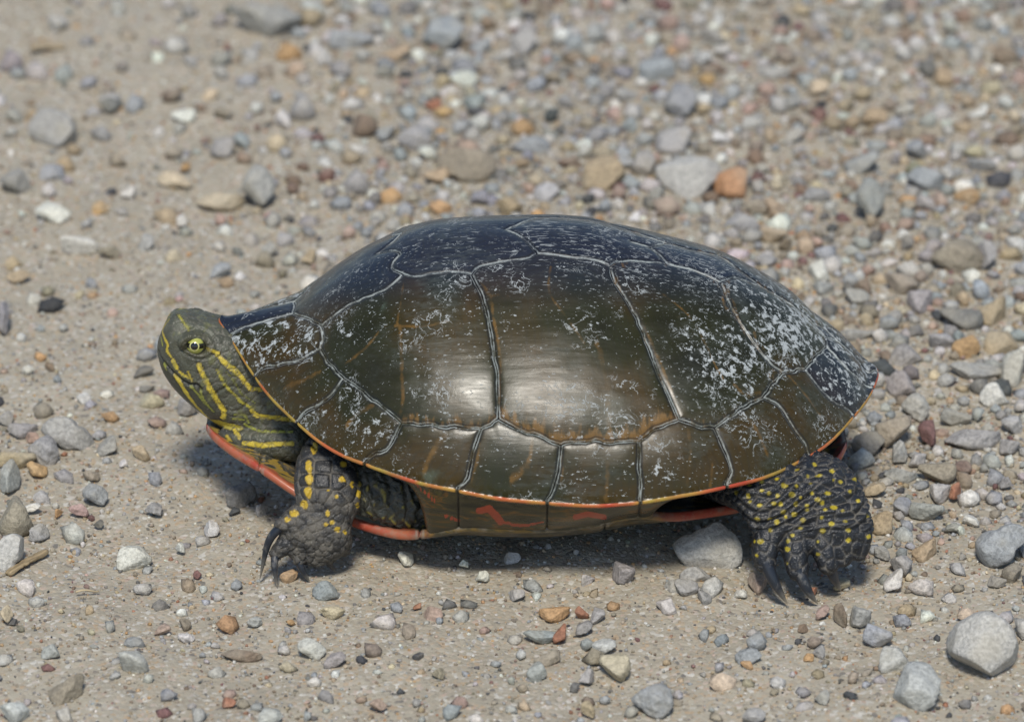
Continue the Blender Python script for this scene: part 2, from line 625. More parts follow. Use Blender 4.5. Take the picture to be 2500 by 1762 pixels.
def fill(poly, h=0.0017):
    """triangulate a plan polygon with a ring just inside its edge"""
    poly = poly[:-1] if np.allclose(poly[0], poly[-1]) else poly
    keep = np.linalg.norm(poly - np.roll(poly, 1, axis=0), axis=1) > 1e-6
    poly = poly[keep]
    tan = np.roll(poly, -1, 0) - np.roll(poly, 1, 0)
    nrm = np.stack([-tan[:, 1], tan[:, 0]], -1)
    nrm /= np.maximum(np.linalg.norm(nrm, axis=1, keepdims=True), 1e-12)
    pts = []
    for off in (0.00055,):
        for sgn in (1, -1):
            q = poly + nrm * off * sgn
            ok = point_in(q, poly)
            d = seg_dist(q, poly, True)
            pts.append(q[ok & (d > off * 0.85)])
    lo, hi = poly.min(0), poly.max(0)
    gx, gy = np.meshgrid(np.arange(lo[0], hi[0], h), np.arange(lo[1], hi[1], h * 0.866))
    gx = gx + (np.arange(gx.shape[0]) % 2)[:, None] * h * 0.5
    g = np.stack([gx.ravel(), gy.ravel()], -1)
    g = g + rng.uniform(-0.1, 0.1, g.shape) * h
    g = g[point_in(g, poly)]
    g = g[seg_dist(g, poly, True) > 0.00125]
    pts.append(g)
    al = np.vstack([poly] + pts)
    n = len(poly)
    res = delaunay_2d_cdt([Vector(p * 1000) for p in al], [], [list(range(n))], 1, 1e-5)
    V = np.array([[v.x, v.y] for v in res[0]]) / 1000
    F = np.array([f for f in res[2] if len(f) == 3])
    return V, F, poly


def subdivide(V, F):
    e = np.sort(np.concatenate([F[:, [0, 1]], F[:, [1, 2]], F[:, [2, 0]]]), axis=1)
    ue, inv = np.unique(e, axis=0, return_inverse=True)
    inv = inv.reshape(3, -1).T + len(V)
    V2 = np.vstack([V, 0.5 * (V[ue[:, 0]] + V[ue[:, 1]])])
    a, b, c = F.T
    ab, bc, ca = inv.T
    return V2, np.vstack([np.stack(t, -1) for t in ((a, ab, ca), (ab, b, bc), (ca, bc, c), (ab, bc, ca))])


def fractal(P, f, seed, oct_=3):
    v = np.zeros(len(P))
    amp, tot = 1.0, 0.0
    for o in range(oct_):
        v += amp * np.array([mnoise.noise(Vector((p[0] * f + seed, p[1] * f - seed, p[2] * f))) for p in P])
        tot += amp
        f *= 2.1
        amp *= 0.5
    return v / tot
# ================================================================ shell materials
def scute_material():
    n = NT("scute_horn")
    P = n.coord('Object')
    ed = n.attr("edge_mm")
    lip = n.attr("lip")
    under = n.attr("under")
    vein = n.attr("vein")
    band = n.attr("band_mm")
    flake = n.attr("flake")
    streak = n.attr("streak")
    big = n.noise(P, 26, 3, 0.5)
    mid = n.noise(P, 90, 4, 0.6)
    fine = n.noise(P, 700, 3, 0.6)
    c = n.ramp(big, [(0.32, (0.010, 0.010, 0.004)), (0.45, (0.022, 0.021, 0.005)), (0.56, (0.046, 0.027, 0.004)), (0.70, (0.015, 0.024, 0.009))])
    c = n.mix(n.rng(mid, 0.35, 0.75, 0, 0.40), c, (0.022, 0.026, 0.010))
    c = n.mix(n.math('MULTIPLY', n.attr('sky_sheen'), 0.85), c, (0.014, 0.020, 0.037))  # blue sky reflection on the shell's top, painted into the base colour
    # growth rings, faint
    ringn = n.math('SINE', n.math('ADD', n.math('MULTIPLY', ed, 3.3), n.math('MULTIPLY', mid, 9.0)))
    c = n.mix(n.rng(ringn, 0.2, 1.0, 0, 0.22), c, (0.022, 0.020, 0.012))
    # orange veins and the orange fringe along the lower edges
    fr = n.noise(n.coord('Object', (1.0, 0.35, 0.35)), 620, 3, 0.6)
    bm = n.math('SUBTRACT', n.math('MULTIPLY', n.rng(fr, 0.25, 0.75, smooth=False), 6.5), band)
    bm = n.rng(bm, -0.6, 2.8)
    orange = n.mix(fine, (0.13, 0.068, 0.014), (0.24, 0.130, 0.035))
    c = n.mix(n.math('MULTIPLY', bm, 0.75), c, orange)
    vb = n.math('MULTIPLY', n.rng(n.math('ADD', vein, n.math('MULTIPLY', n.math('SUBTRACT', n.noise(P, 420, 3, 0.65), 0.5), 2.2)), 0.30, 1.25), n.rng(n.noise(n.coord('Object', loc=(0.2, 0.5, 0.1)), 120, 3, 0.6), 0.36, 0.62, 0.08, 0.80))
    c = n.mix(vb, c, n.mix(mid, (0.11, 0.055, 0.010), (0.19, 0.105, 0.022)))
    # greenish algae bloom
    alg = n.rng(n.noise(n.coord('Object', loc=(0.3, 0.1, 0.0)), 60, 4, 0.65), 0.64, 0.74, 0, 0.4)
    c = n.mix(n.math('MULTIPLY', alg, n.rng(mid, .4, .6)), c, (0.13, 0.18, 0.14))
    # pale scratches: contour squiggles, specks, streaks along the back
    warp = n.noise(P, 210, 4, 0.62, 0.6)
    d1 = n.math('ABSOLUTE', n.math('SUBTRACT', warp, 0.5))
    squig = n.rng(d1, 0.002, 0.016, 1, 0)
    patch = n.rng(n.noise(n.coord('Object', loc=(0.7, 0.2, 0.4)), 75, 3, 0.55), 0.53, 0.62)
    squig = n.math('MULTIPLY', squig, patch)
    sp = n.noise(n.coord('Object', (0.6, 1, 1)), 1050, 2, 0.7)
    speck = n.rng(sp, 0.645, 0.70)
    spp = n.rng(n.noise(P, 130, 2, 0.5), 0.45, 0.60)
    speck = n.math('MULTIPLY', speck, spp)
    dsh = n.noise(n.coord('Object', (0.33, 1, 1), rot=(0, -0.12, 0.1)), 1900, 2, 0.6)
    dash = n.math('MULTIPLY', n.rng(dsh, 0.665, 0.71), n.rng(n.noise(n.coord('Object', loc=(0.05, 0.3, 0.9)), 60, 3, 0.6), 0.36, 0.56))
    speck = n.math('MAXIMUM', speck, dash)
    fl = n.noise(P, 480, 5, 0.72, 0.3)
    flk = n.rng(n.math('ADD', fl, n.math('MULTIPLY', flake, 0.24)), 0.625, 0.70)
    flk = n.math('MULTIPLY', flk, n.rng(flake, 0.02, 0.2))
    st = n.noise(n.coord('Object', (0.16, 1, 1), rot=(0, 0.1, 0.15)), 1500, 3, 0.7)
    stk = n.rng(n.math('ADD', st, n.math('MULTIPLY', streak, 0.125)), 0.66, 0.73)
    stk = n.math('MULTIPLY', stk, n.rng(streak, 0.05, 0.4))
    haze_d = n.math('MULTIPLY', n.math('MULTIPLY', n.rng(n.noise(P, 55, 4, 0.6), 0.44, 0.66), n.rng(n.noise(n.coord('Object', (0.3, 1, 1)), 800, 4, 0.7), 0.38, 0.62)), 0.26)
    c = n.mix(haze_d, c, (0.11, 0.125, 0.115))
    chalk = n.mix(fine, (0.34, 0.37, 0.37), (0.52, 0.55, 0.55))
    w = n.math('MAXIMUM', n.math('MAXIMUM', n.math('MULTIPLY', squig, 0.75), n.math('MULTIPLY', speck, 0.7)), n.math('MAXIMUM', n.math('MULTIPLY', flk, 0.85), n.math('MULTIPLY', stk, 0.5)))
    w = n.math('MULTIPLY', w, n.rng(under, 0.0, 0.3, 1, 0))
    c = n.mix(w, c, chalk)
    # pale lines either side of each seam, the seam itself dark
    wob = n.math('ADD', ed, n.math('MULTIPLY', n.math('SUBTRACT', n.noise(P, 330, 3, 0.6), 0.5), 0.55))
    pale = n.math('MULTIPLY', n.rng(wob, 0.10, 0.19), n.rng(wob, 0.30, 0.55, 1, 0))
    pale = n.math('MULTIPLY', pale, n.rng(n.noise(P, 190, 4, 0.7), 0.38, 0.60, 0.10, 0.80))
    pale = n.math('MULTIPLY', pale, n.rng(lip, 0.0, 0.5, 1, 0.15))
    c = n.mix(pale, c, n.mix(fine, (0.24, 0.275, 0.275), (0.42, 0.45, 0.43)))
    c = n.mix(n.rng(wob, 0.02, 0.13, 0.95, 0), c, (0.012, 0.013, 0.018))
    c = n.mix(n.math('MULTIPLY', n.math('MULTIPLY', n.rng(wob, 0.45, 0.6), n.rng(wob, 0.75, 1.1, 1, 0)), 0.6), c, (0.010, 0.011, 0.012))
    # the painted lip and the underside of the rim
    ln = n.noise(P, 62, 2, 0.5)
    lipc = n.ramp(ln, [(0.34, (0.42, 0.060, 0.030)), (0.45, (0.46, 0.13, 0.045)), (0.53, (0.42, 0.22, 0.05)), (0.62, (0.36, 0.26, 0.05)), (0.72, (0.42, 0.09, 0.035))])
    lipc = n.mix(n.rng(mid, 0.45, 0.75, 0, 0.5), lipc, (0.12, 0.085, 0.04))
    lm = n.rng(n.math('ADD', lip, n.math('MULTIPLY', n.math('SUBTRACT', n.noise(P, 260, 3, 0.6), 0.5), 0.5)), 0.30, 0.55)
    lm = n.math('MULTIPLY', lm, n.rng(ed, 0.25, 0.8))
    c = n.mix(lm, c, lipc)
    us = n.noise(n.coord('Object', (0.35, 1, 1.3)), 160, 4, 0.6, 0.8)
    uc = n.ramp(us, [(0.36, (0.026, 0.024, 0.014)), (0.47, (0.050, 0.042, 0.022)), (0.54, (0.062, 0.052, 0.022)), (0.57, (0.15, 0.075, 0.018)), (0.61, (0.040, 0.034, 0.018)), (0.68, (0.08, 0.066, 0.022))])
    un2 = n.noise(n.coord('Object', (0.7, 1, 1), loc=(0.11, 0.4, 0.23)), 68, 2, 0.5)
    uc = n.mix(n.rng(n.math('ADD', n.attr('blotch'), n.math('MULTIPLY', n.math('SUBTRACT', us, 0.5), 0.9)), 0.45, 0.6), uc, (0.33, 0.06, 0.028))
    uc = n.mix(n.rng(ed, 0.1, 0.45, 0.85, 0), uc, (0.024, 0.022, 0.018))
    c = n.mix(n.rng(under, 0.04, 0.12), c, uc)
    rough = n.math('ADD', n.rng(n.noise(n.coord('Object', (0.15, 1, 1)), 260, 4, 0.65), 0.3, 0.7, 0.24, 0.38), n.math('MULTIPLY', n.math('MAXIMUM', w, pale), 0.35))
    h = n.math('ADD', n.math('MULTIPLY', fine, 0.35), n.math('ADD', n.math('MULTIPLY', w, 0.5), n.math('MULTIPLY', n.noise(n.coord('Object', (0.12, 1, 1)), 900, 3, 0.65), 0.6)))
    n.bump(h, 0.30, 0.00018)
    return n.set(Base_Color=c, Roughness=rough, Specular_IOR_Level=0.32, Coat_Weight=0.0, Coat_Roughness=0.25)


def seam_material():
    n = NT("seam_horn")
    c = n.mix(n.noise(n.coord('Object'), 300, 3), (0.03, 0.032, 0.036), (0.10, 0.11, 0.11))
    return n.set(Base_Color=c, Roughness=0.6)


def plastron_material():
    n = NT("plastron_horn")
    P = n.coord('Object')
    ed = n.attr("edge_px")
    endd = n.attr("end_px")
    brid = n.attr("bridge")
    nz = n.noise(P, 140, 3, 0.6)
    wv = n.noise(n.coord('Object', (0.7, 1, 1)), 230, 3, 0.55, 1.4)
    dark = n.mix(nz, (0.030, 0.034, 0.030), (0.060, 0.062, 0.048))
    verm = n.mix(n.rng(wv, 0.50, 0.54), dark, n.mix(nz, (0.40, 0.26, 0.035), (0.30, 0.21, 0.05)))
    st = n.noise(n.coord('Object', (0.22, 1, 1.6)), 240, 3, 0.6, 0.8)
    bc = n.ramp(st, [(0.36, (0.035, 0.033, 0.020)), (0.49, (0.065, 0.055, 0.026)), (0.56, (0.17, 0.105, 0.024)), (0.62, (0.04, 0.037, 0.022))])
    c = n.mix(brid, verm, bc)
    red = n.mix(n.rng(n.noise(P, 90, 3, 0.5), 0.35, 0.65), (0.34, 0.036, 0.022), (0.42, 0.115, 0.055))
    red = n.mix(n.rng(n.noise(P, 420, 4, 0.7), 0.5, 0.7, 0, 0.6), red, (0.36, 0.19, 0.12))
    lim = n.math('ADD', 16.0, n.math('MULTIPLY', n.math('SUBTRACT', n.noise(P, 90, 4, 0.65), 0.5), 75.0))
    rm = n.rng(n.math('SUBTRACT', ed, lim), -4.0, 4.0, 1, 0)
    top = n.attr('topside')
    under = n.mix(n.rng(wv, 0.46, 0.56), (0.10, 0.080, 0.045), (0.27, 0.15, 0.06))
    c = n.mix(n.math('MULTIPLY', n.rng(top, 0.1, 0.3, 1, 0), n.math('SUBTRACT', 1.0, brid)), c, under)
    rm = n.math('MULTIPLY', rm, n.math('MULTIPLY', n.rng(n.math('ADD', top, n.math('MULTIPLY', nz, 0.3)), 0.28, 0.42), n.math('SUBTRACT', 1.0, brid)))
    c = n.mix(rm, c, red)
    c = n.mix(n.math('MULTIPLY', n.rng(endd, 1.0, 5.0, 0.9, 0), n.rng(nz, 0.3, 0.6, 0.4, 1)), c, (0.028, 0.028, 0.030))
    pale = n.math('MULTIPLY', n.rng(endd, 4.0, 7.0), n.rng(endd, 9.0, 14.0, 0.55, 0))
    c = n.mix(n.math('MULTIPLY', pale, n.rng(nz, 0.4, 0.6)), c, (0.30, 0.27, 0.21))
    dust = n.rng(n.noise(P, 320, 4, 0.65), 0.46, 0.70, 0, 0.55)
    c = n.mix(dust, c, (0.24, 0.20, 0.15))
    n.bump(n.noise(P, 600, 3), 0.2, 0.0002)
    return n.set(Base_Color=c, Roughness=n.rng(nz, 0.3, 0.7, 0.30, 0.5), Coat_Weight=0.15, Coat_Roughness=0.3)


M_SCUTE = scute_material()
M_SEAM = seam_material()
M_PLAS = plastron_material()

# ================================================================ the turtle, a thing of parts
turtle = bpy.data.objects.new("turtle", None)
turtle.empty_display_size = 0.02
COL.objects.link(turtle)
tag(turtle, "dark-shelled painted turtle with yellow-striped head and red shell rim walking on gravel", "turtle")

# the bony shell under the scutes, seen only in the seams
_a = np.concatenate([np.linspace(0, 1.0, 60) ** 0.8, np.linspace(1.004, RHO_MAX, 22)])
_f = np.linspace(0, 2 * np.pi, 361)[:-1]
AA, FF = np.meshgrid(_a, _f, indexing='ij')
RR = rim_radius(FF)
BD = np.stack([XC + AA * RR * np.cos(FF), AA * RR * np.sin(FF)], -1).reshape(-1, 2)
BV = shell(BD)
nf = len(_f)
BF = np.array([(i * nf + j, i * nf + (j + 1) % nf, (i + 1) * nf + (j + 1) % nf, (i + 1) * nf + j) for i in range(len(_a) - 1) for j in range(nf)])
BN = vnormals(BV, BF)
if BN[:nf * 40, 2].mean() < 0:
    BN = -BN
    BF = BF[:, ::-1]
carapace = mesh_obj("carapace", BV - BN * 0.00055, BF, M_SEAM, turtle)


def build_scute(key, poly, near=True):
    V2, F, poly = fill(poly)
    lev = 2 if near else 1
    for _ in range(lev):
        V2, F = subdivide(V2, F)
    V = shell(V2)
    N = vnormals(V, F)
    dom_n = N[np.argmax(V[:, 2])]
    if dom_n[2] < 0:
        N = -N
        F = F[:, ::-1]
    # distance to the edge, measured on the surface
    PB = np.vstack([poly, poly[:1]])
    d2 = seg_dist(shell(V2), shell(PB)) * 1000.0
    rho = np.hypot(V2[:, 0] - XC, V2[:, 1]) / rim_radius(np.arctan2(V2[:, 1], V2[:, 0] - XC))
    s = np.clip((rho - 1) / (RHO_MAX - 1), 0, 1)
    outer = s > 0.9
    # horn: sunk at the seam, a rounded shoulder, slight swelling and worn ripples
    h = -0.00035 * np.exp(-(d2 / 0.26) ** 2) - 0.00016 * np.exp(-(d2 / 0.8) ** 2)
    swell = 0.00055 if key.startswith('costal') else 0.00045
    h = h + swell * (1 - np.exp(-d2 / 4.5)) * (s < 0.02)
    rip = fractal(V, 110, 1.7, 2) * 0.00009 + fractal(V * np.array([0.25, 1, 1]), 700, 4.1, 1) * 0.000025
    h = h + rip * smooth01(d2, 0.3, 2.0)
    V = V + N * h[:, None]
    o = mesh_obj("scute", V, F, M_SCUTE, carapace)
    me = o.data
    # the far end of a rim scute is not a seam
    edge = np.where(outer, np.maximum(d2, 2.0), d2)
    fattr(me, "edge_mm", edge)
    fattr(me, "lip", smooth01(s, 0.0, 0.17))
    fattr(me, "under", smooth01(s, 0.30, 0.42))
    v = np.zeros(len(V))
    Vm = V2.copy()
    Vm[:, 1] = -np.abs(Vm[:, 1])
    for pl, w in VEINS:
        dd = seg_dist(Vm, pl) / U
        v = np.maximum(v, 1 - smooth01(dd, w * 0.15, w * 1.5))
    fattr(me, "vein", v * (s < 0.05))
    band = np.full(len(V), 20.0)
    low = {'costal1': ['P3', 'P4', 'Q12'], 'costal2': ['Q12', 'P5', 'P6', 'Q23']}.get(key)
    if low:
        band = seg_dist(shell(Vm), shell(path(low))) * 1000.0
        if key == 'costal1':
            band = band + 1.6
    elif key.startswith('costal'):
        band = d2 + 3.0
    fattr(me, "band_mm", band)
    fk = {'costal4': 0.55, 'vertebral5': 0.35, 'marginal10': 0.4, 'marginal11': 0.5, 'costal3': 0.12, 'marginal1': 0.42, 'marginal2': 0.1, 'marginal3': 0.22}.get(key, 0.0)
    fl = np.full(len(V), fk)
    q = project(V)
    if key == 'costal3':
        fl = 0.5 * np.exp(-(((q[0] - 1775) / 130) ** 2 + ((q[1] - 870) / 110) ** 2))
    if key == 'costal4':
        fl = 0.25 + 0.5 * np.exp(-(((q[0] - 1930) / 90) ** 2 + ((q[1] - 800) / 80) ** 2))
    if key == 'costal1':
        fl = 0.4 * np.exp(-(((q[0] - 845) / 30) ** 2 + ((q[1] - 800) / 45) ** 2)) + 0.35 * np.exp(-(((q[0] - 1030) / 30) ** 2 + ((q[1] - 950) / 20) ** 2))
    if key == 'marginal7':
        fl = 0.4 * np.exp(-(((q[0] - 1610) / 45) ** 2 + ((q[1] - 1155) / 30) ** 2))
    fattr(me, "flake", fl)
    bl = np.zeros(len(V))
    Vn = V * np.array([1, -1, 1]) if V[:, 1].mean() > 0 else V
    un = project(Vn)
    un = np.stack(un, -1)
    for seg, ww in (([(1170, 1245), (1195, 1240), (1222, 1272)], 15), ([(1222, 1272), (1270, 1284), (1325, 1274)], 5), ([(1405, 1262), (1435, 1254), (1475, 1262)], 11), ([(1085, 1258), (1120, 1270)], 6), ([(1015, 1180), (1060, 1222)], 5)):
        bl = np.maximum(bl, 1 - smooth01(seg_dist(un, np.array(seg, float)), ww * 0.2, ww * 1.0))
    fattr(me, "blotch", bl)
    sk = {'vertebral1': 0.25, 'vertebral2': 0.45, 'vertebral3': 0.8, 'vertebral4': 1.0, 'vertebral5': 1.0}.get(key, 0.0)
    stv = np.full(len(V), sk)
    if key in ('costal2', 'costal3', 'costal4'):
        stv = 0.75 * smooth01(q[1], 830, 640) * {'costal2': 0.6, 'costal3': 1, 'costal4': 1}[key]
    fattr(me, "streak", stv)
    sl = np.full(len(V), 1.0 if key.startswith('vertebral') or key == 'nuchal' else 0.0)  # weight of the painted sky reflection: crown, upper costals, rear rim
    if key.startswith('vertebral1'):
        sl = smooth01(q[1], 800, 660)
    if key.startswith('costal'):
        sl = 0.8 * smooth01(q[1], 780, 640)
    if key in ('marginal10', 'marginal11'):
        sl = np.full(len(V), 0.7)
    fattr(me, "sky_sheen", sl)
    return o


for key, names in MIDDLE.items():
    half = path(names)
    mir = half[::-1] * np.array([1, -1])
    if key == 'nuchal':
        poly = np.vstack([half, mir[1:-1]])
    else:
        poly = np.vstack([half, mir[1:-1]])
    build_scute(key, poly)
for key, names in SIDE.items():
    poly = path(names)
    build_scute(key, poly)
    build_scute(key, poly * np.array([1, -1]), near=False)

# ================================================================ plastron
plas_base = None


def plastron_piece(xa, xb, side, inset=2.0, name="plastron_scute", parent=None, shrink=0.0):
    xs = np.unique(np.concatenate([np.linspace(xa + inset, xb - inset, max(6, int((xb - xa) / 9))), [xa + inset + 3, xb - inset - 3]]))
    ss = np.linspace(0.004, 1, 40)
    thick = 24.0
    V, E, D, B, UP = [], [], [], [], []
    ring_n = 0
    for x in xs:
        hw, ze, zb = pl_at(x, 1), pl_at(x, 2), pl_at(x, 3)
        brid = float(smooth01(np.array([x]), 985, 1075)[0] * (1 - smooth01(np.array([x]), 1560, 1680)[0]))
        e = 3.0 + 1.5 * brid
        z = zb + (ze - zb) * ss ** e
        endd = min(x - xa, xb - x)
        sink = 3.0 * math.exp(-(endd / 5.0) ** 2) + shrink
        ring = [(s * hw, zz + sink) for s, zz in zip(ss, z)]
        ring += [(hw + thick * 0.5 * math.sin(a), ze + thick * 0.5 - thick * 0.5 * math.cos(a) + sink * math.cos(a)) for a in np.linspace(0.3, np.pi - 0.3, 7)]
        ring += [(s * hw, zz + thick - sink) for s, zz in zip(ss[::-1], z[::-1])]
        ring_n = len(ring)
        for ri, (L, zz) in enumerate(ring):
            UP.append(min(max((ri - len(ss) + 1) / 7.0, 0), 1))
            V.append(T(x, side * L, zz))
            E.append(max(hw - L, 0.0) * (1.0 - 0.8 * min(max((x - 1690) / 140.0, 0.0), 1.0)))
            D.append(endd)
            B.append(brid)
    V = np.array(V)
    nx = len(xs)
    F = [(i * ring_n + j, i * ring_n + (j + 1) % ring_n, (i + 1) * ring_n + (j + 1) % ring_n, (i + 1) * ring_n + j) for i in range(nx - 1) for j in range(ring_n)]
    F = np.array(F)
    if side < 0:
        F = F[:, ::-1]
    # close the two ends
    k = len(ss)
    cap = []
    for base, flip in ((0, False), ((nx - 1) * ring_n, True)):
        for j in range(ring_n // 2 - 1):
            q = (base + j, base + ring_n - 1 - j, base + ring_n - 2 - j, base + j + 1)
            cap.append(q if flip == (side > 0) else q[::-1])
    F = np.vstack([F, np.array(cap)])
    o = mesh_obj(name, V, F, M_PLAS, parent)
    fattr(o.data, "edge_px", E)
    fattr(o.data, "end_px", D)
    fattr(o.data, "bridge", B)
    fattr(o.data, "topside", UP)
    return o


plastron = plastron_piece(520, 2050, 1, 0, "plastron", turtle, 6.0)
_o2 = plastron_piece(520, 2050, -1, 0, "tmp", None, 6.0)
bm = bmesh.new()
bm.from_mesh(plastron.data)
bm.from_mesh(_o2.data)
bm.to_mesh(plastron.data)
bm.free()
bpy.data.objects.remove(_o2)
for a, b in ((PL[0, 0], 640), (640, 805), (805, 1030), (1030, 1470), (1470, 1800), (1800, PL[-1, 0])):
    for s in (1, -1):
        plastron_piece(a, b, s, 1.5, "plastron_scute", plastron)
# ================================================================ the body: one continuous skin
TUBES = []          # (verts, faces)
SKEL = {'head': [], 'fore': [], 'hind': [], 'core': []}


def loft(rings, part):
    """rings: list of (centre, half-axis a, half-axis b, exponent) -> closed tube"""
    n = 40
    th = np.linspace(0, 2 * np.pi, n, endpoint=False)
    V = []
    for c, a, b, e in rings:
        ct, st = np.cos(th), np.sin(th)
        k = np.sign(ct) * np.abs(ct) ** (2 / e)
        m = np.sign(st) * np.abs(st) ** (2 / e)
        V.append(c + np.outer(k, a) + np.outer(m, b))
        SKEL[part].append(np.asarray(c))
    c0, c1 = rings[0][0], rings[-1][0]
    m = len(rings)
    V = np.vstack(V + [c0[None], c1[None]])
    F = []
    for i in range(m - 1):
        for j in range(n):
            F.append((i * n + j, i * n + (j + 1) % n, (i + 1) * n + (j + 1) % n, (i + 1) * n + j))
    for j in range(n):
        F.append((m * n, (j + 1) % n, j, j))
        F.append((m * n + 1, (m - 1) * n + j, (m - 1) * n + (j + 1) % n, (m - 1) * n + (j + 1) % n))
    TUBES.append((V, F))


def dense(rings, k=4):
    """interpolate rings smoothly"""
    A = np.array([np.concatenate([c, a, b, [e]]) for c, a, b, e in rings])
    out = []
    P = np.vstack([2 * A[0] - A[1], A, 2 * A[-1] - A[-2]])
    for i in range(1, len(P) - 2):
        p0, p1, p2, p3 = P[i - 1:i + 3]
        for t in np.arange(k) / k:
            out.append(0.5 * (2 * p1 + (p2 - p0) * t + (2 * p0 - 5 * p1 + 4 * p2 - p3) * t ** 2 + (3 * p1 - p0 - 3 * p2 + p3) * t ** 3))
    out.append(A[-1])
    return [(r[0:3], r[3:6], r[6:9], r[9]) for r in out]


def limb(pts, part, rounded_end=True):
    """pts: (px, py, L, half width across the picture, half depth)"""
    C = [at(p[0], p[1], p[2]) for p in pts]
    rings = []
    for i, p in enumerate(pts):
        t = C[min(i + 1, len(C) - 1)] - C[max(i - 1, 0)]
        t /= np.linalg.norm(t)
        a = np.array([1.0, 0, 0]) - t[0] * t
        a /= np.linalg.norm(a)
        b = np.cross(t, a)
        rings.append((C[i], a * p[3] * U, b * p[4] * U, 2.3))
    if rounded_end:
        t = C[-1] - C[-2]
        t /= np.linalg.norm(t)
        c, a, b, e = rings[-1]
        r = min(pts[-1][3], pts[-1][4]) * U
        for f, g in ((0.5, 0.86), (0.85, 0.5), (0.98, 0.15)):
            rings.append((c + t * r * f, a * g, b * g, e))
    loft(dense(rings, 3), part)


# head and neck: (bottom x, z) (top x, z) in the middle plane, half width
HD = [((387, 24), (400, 56), 14), ((385, 6), (419, 94), 36), ((388, -16), (442, 103), 58), ((398, -50), (492, 92), 76), ((424, -92), (542, 80), 90), ((464, -135), (590, 62), 97),
      ((512, -176), (640, 34), 97), ((570, -218), (690, 0), 100), ((650, -240), (735, -20), 112), ((760, -230), (800, -10), 104), ((900, -220), (920, 10), 120)]
rings = []
for (bx, bz), (tx, tz), hw in HD:
    lo, hi = T(bx, 0, bz), T(tx, 0, tz)
    rings.append((0.5 * (lo + hi), 0.5 * (hi - lo), np.array([0, -hw * U, 0]), 2.55))
loft(dense(rings, 4), 'head')
# chin fold under the throat
limb([(548, 1056, 60, 24, 24), (578, 1074, 85, 30, 30), (640, 1080, 105, 38, 38), (720, 1080, 115, 46, 46)], 'head')
# brow over each eye
for sgn in (1, -1):
    c = T(478, sgn * 62, 48)
    limb_r = [(c + np.array([dx * U, 0, dz * U]), np.array([0, -sgn * w * U, 0]), np.array([0.2 * w * U, 0, w * U * 0.8]), 2) for dx, dz, w in ((-46, 8, 6), (-34, 10, 20), (-10, 8, 27), (18, 0, 27), (44, -12, 20), (58, -18, 6))]
    loft(limb_r, 'head')
# near fore leg, hand, fingers
limb([(930, 1065, 140, 95, 80), (862, 1092, 215, 86, 66), (803, 1122, 300, 72, 56), (797, 1166, 352, 76, 56), (802, 1215, 382, 78, 56), (792, 1252, 396, 70, 50),
      (776, 1288, 408, 86, 52), (755, 1318, 414, 84, 46), (744, 1340, 418, 66, 34)], 'fore')
for f in ([(740, 1280, 415, 30, 26), (705, 1278, 425, 22, 20), (684, 1280, 432, 15, 15)], [(720, 1310, 420, 28, 26), (690, 1335, 432, 22, 20), (672, 1352, 440, 15, 14)],
          [(745, 1330, 420, 26, 24), (734, 1355, 434, 20, 18), (729, 1368, 440, 13, 13)], [(790, 1325, 410, 30, 26), (800, 1350, 420, 26, 20), (800, 1364, 424, 18, 14)],
          [(820, 1300, 395, 32, 28), (835, 1325, 395, 26, 22), (836, 1345, 392, 18, 14)]):
    limb(f, 'fore')
# loose shoulder skin between the leg and the shell
limb([(820, 1140, 250, 70, 60), (900, 1180, 315, 78, 60), (985, 1225, 335, 66, 48), (1060, 1258, 335, 40, 30)], 'core')
# near hind leg and foot
limb([(1740, 1120, 150, 110, 90), (1820, 1140, 270, 120, 90), (1900, 1172, 370, 132, 78), (1950, 1215, 425, 142, 62), (1976, 1262, 458, 142, 48), (1981, 1305, 485, 140, 40),
      (1980, 1325, 498, 128, 26)], 'hind')
TOES = [[(1885, 1285, 475, 36, 34), (1868, 1335, 506, 33, 32), (1868, 1374, 530, 26, 24)], [(1945, 1290, 480, 36, 34), (1942, 1350, 515, 32, 32), (1948, 1394, 540, 25, 24)],
        [(2012, 1285, 475, 36, 34), (2012, 1338, 507, 31, 31), (2022, 1380, 530, 24, 23)], [(2062, 1285, 470, 36, 34), (2060, 1330, 496, 33, 28), (2054, 1366, 513, 24, 18)],
        [(2095, 1275, 462, 34, 32), (2098, 1318, 485, 30, 26), (2092, 1352, 500, 24, 17)]]
for f in TOES:
    limb(f, 'hind')
# far legs: the same kind of leg, drawn in under the shell
def far_leg(x, part, w):
    pts = [T(x, -200, -120), T(x - 10, -330, -170), T(x - 20, -400, -250), T(x - 10, -420, -330), T(x - 45, -440, -378)]
    ww = [w * 1.1, w, w * 0.95, w, w * 0.8]
    rings = [(p, np.array([q * U, 0, 0]), np.array([0, q * 0.7 * U, q * 0.25 * U]), 2.2) for p, q in zip(pts, ww)]
    loft(dense(rings, 4), part)


far_leg(900, 'core', 75)
far_leg(1800, 'core', 95)
# trunk, hidden by the shell, and a short tail
rings = []
for u in np.linspace(-1, 1, 13):
    k = math.sqrt(max(1 - abs(u) ** 2.4, 0.01))
    rings.append((T(1342 + 640 * u, 0, -165 + 0 * u), np.array([0, 330 * k * U, 0]), np.array([0, 0, 118 * k * U]), 2.4))
loft(rings, 'core')
loft([(T(1850, 0, -190), np.array([0, 60 * U, 0]), np.array([0, 0, 50 * U]), 2), (T(1990, -10, -215), np.array([0, 36 * U, 0]), np.array([0, 0, 34 * U]), 2),
      (T(2050, -30, -235), np.array([0, 16 * U, 0]), np.array([0, 0, 16 * U]), 2)], 'core')

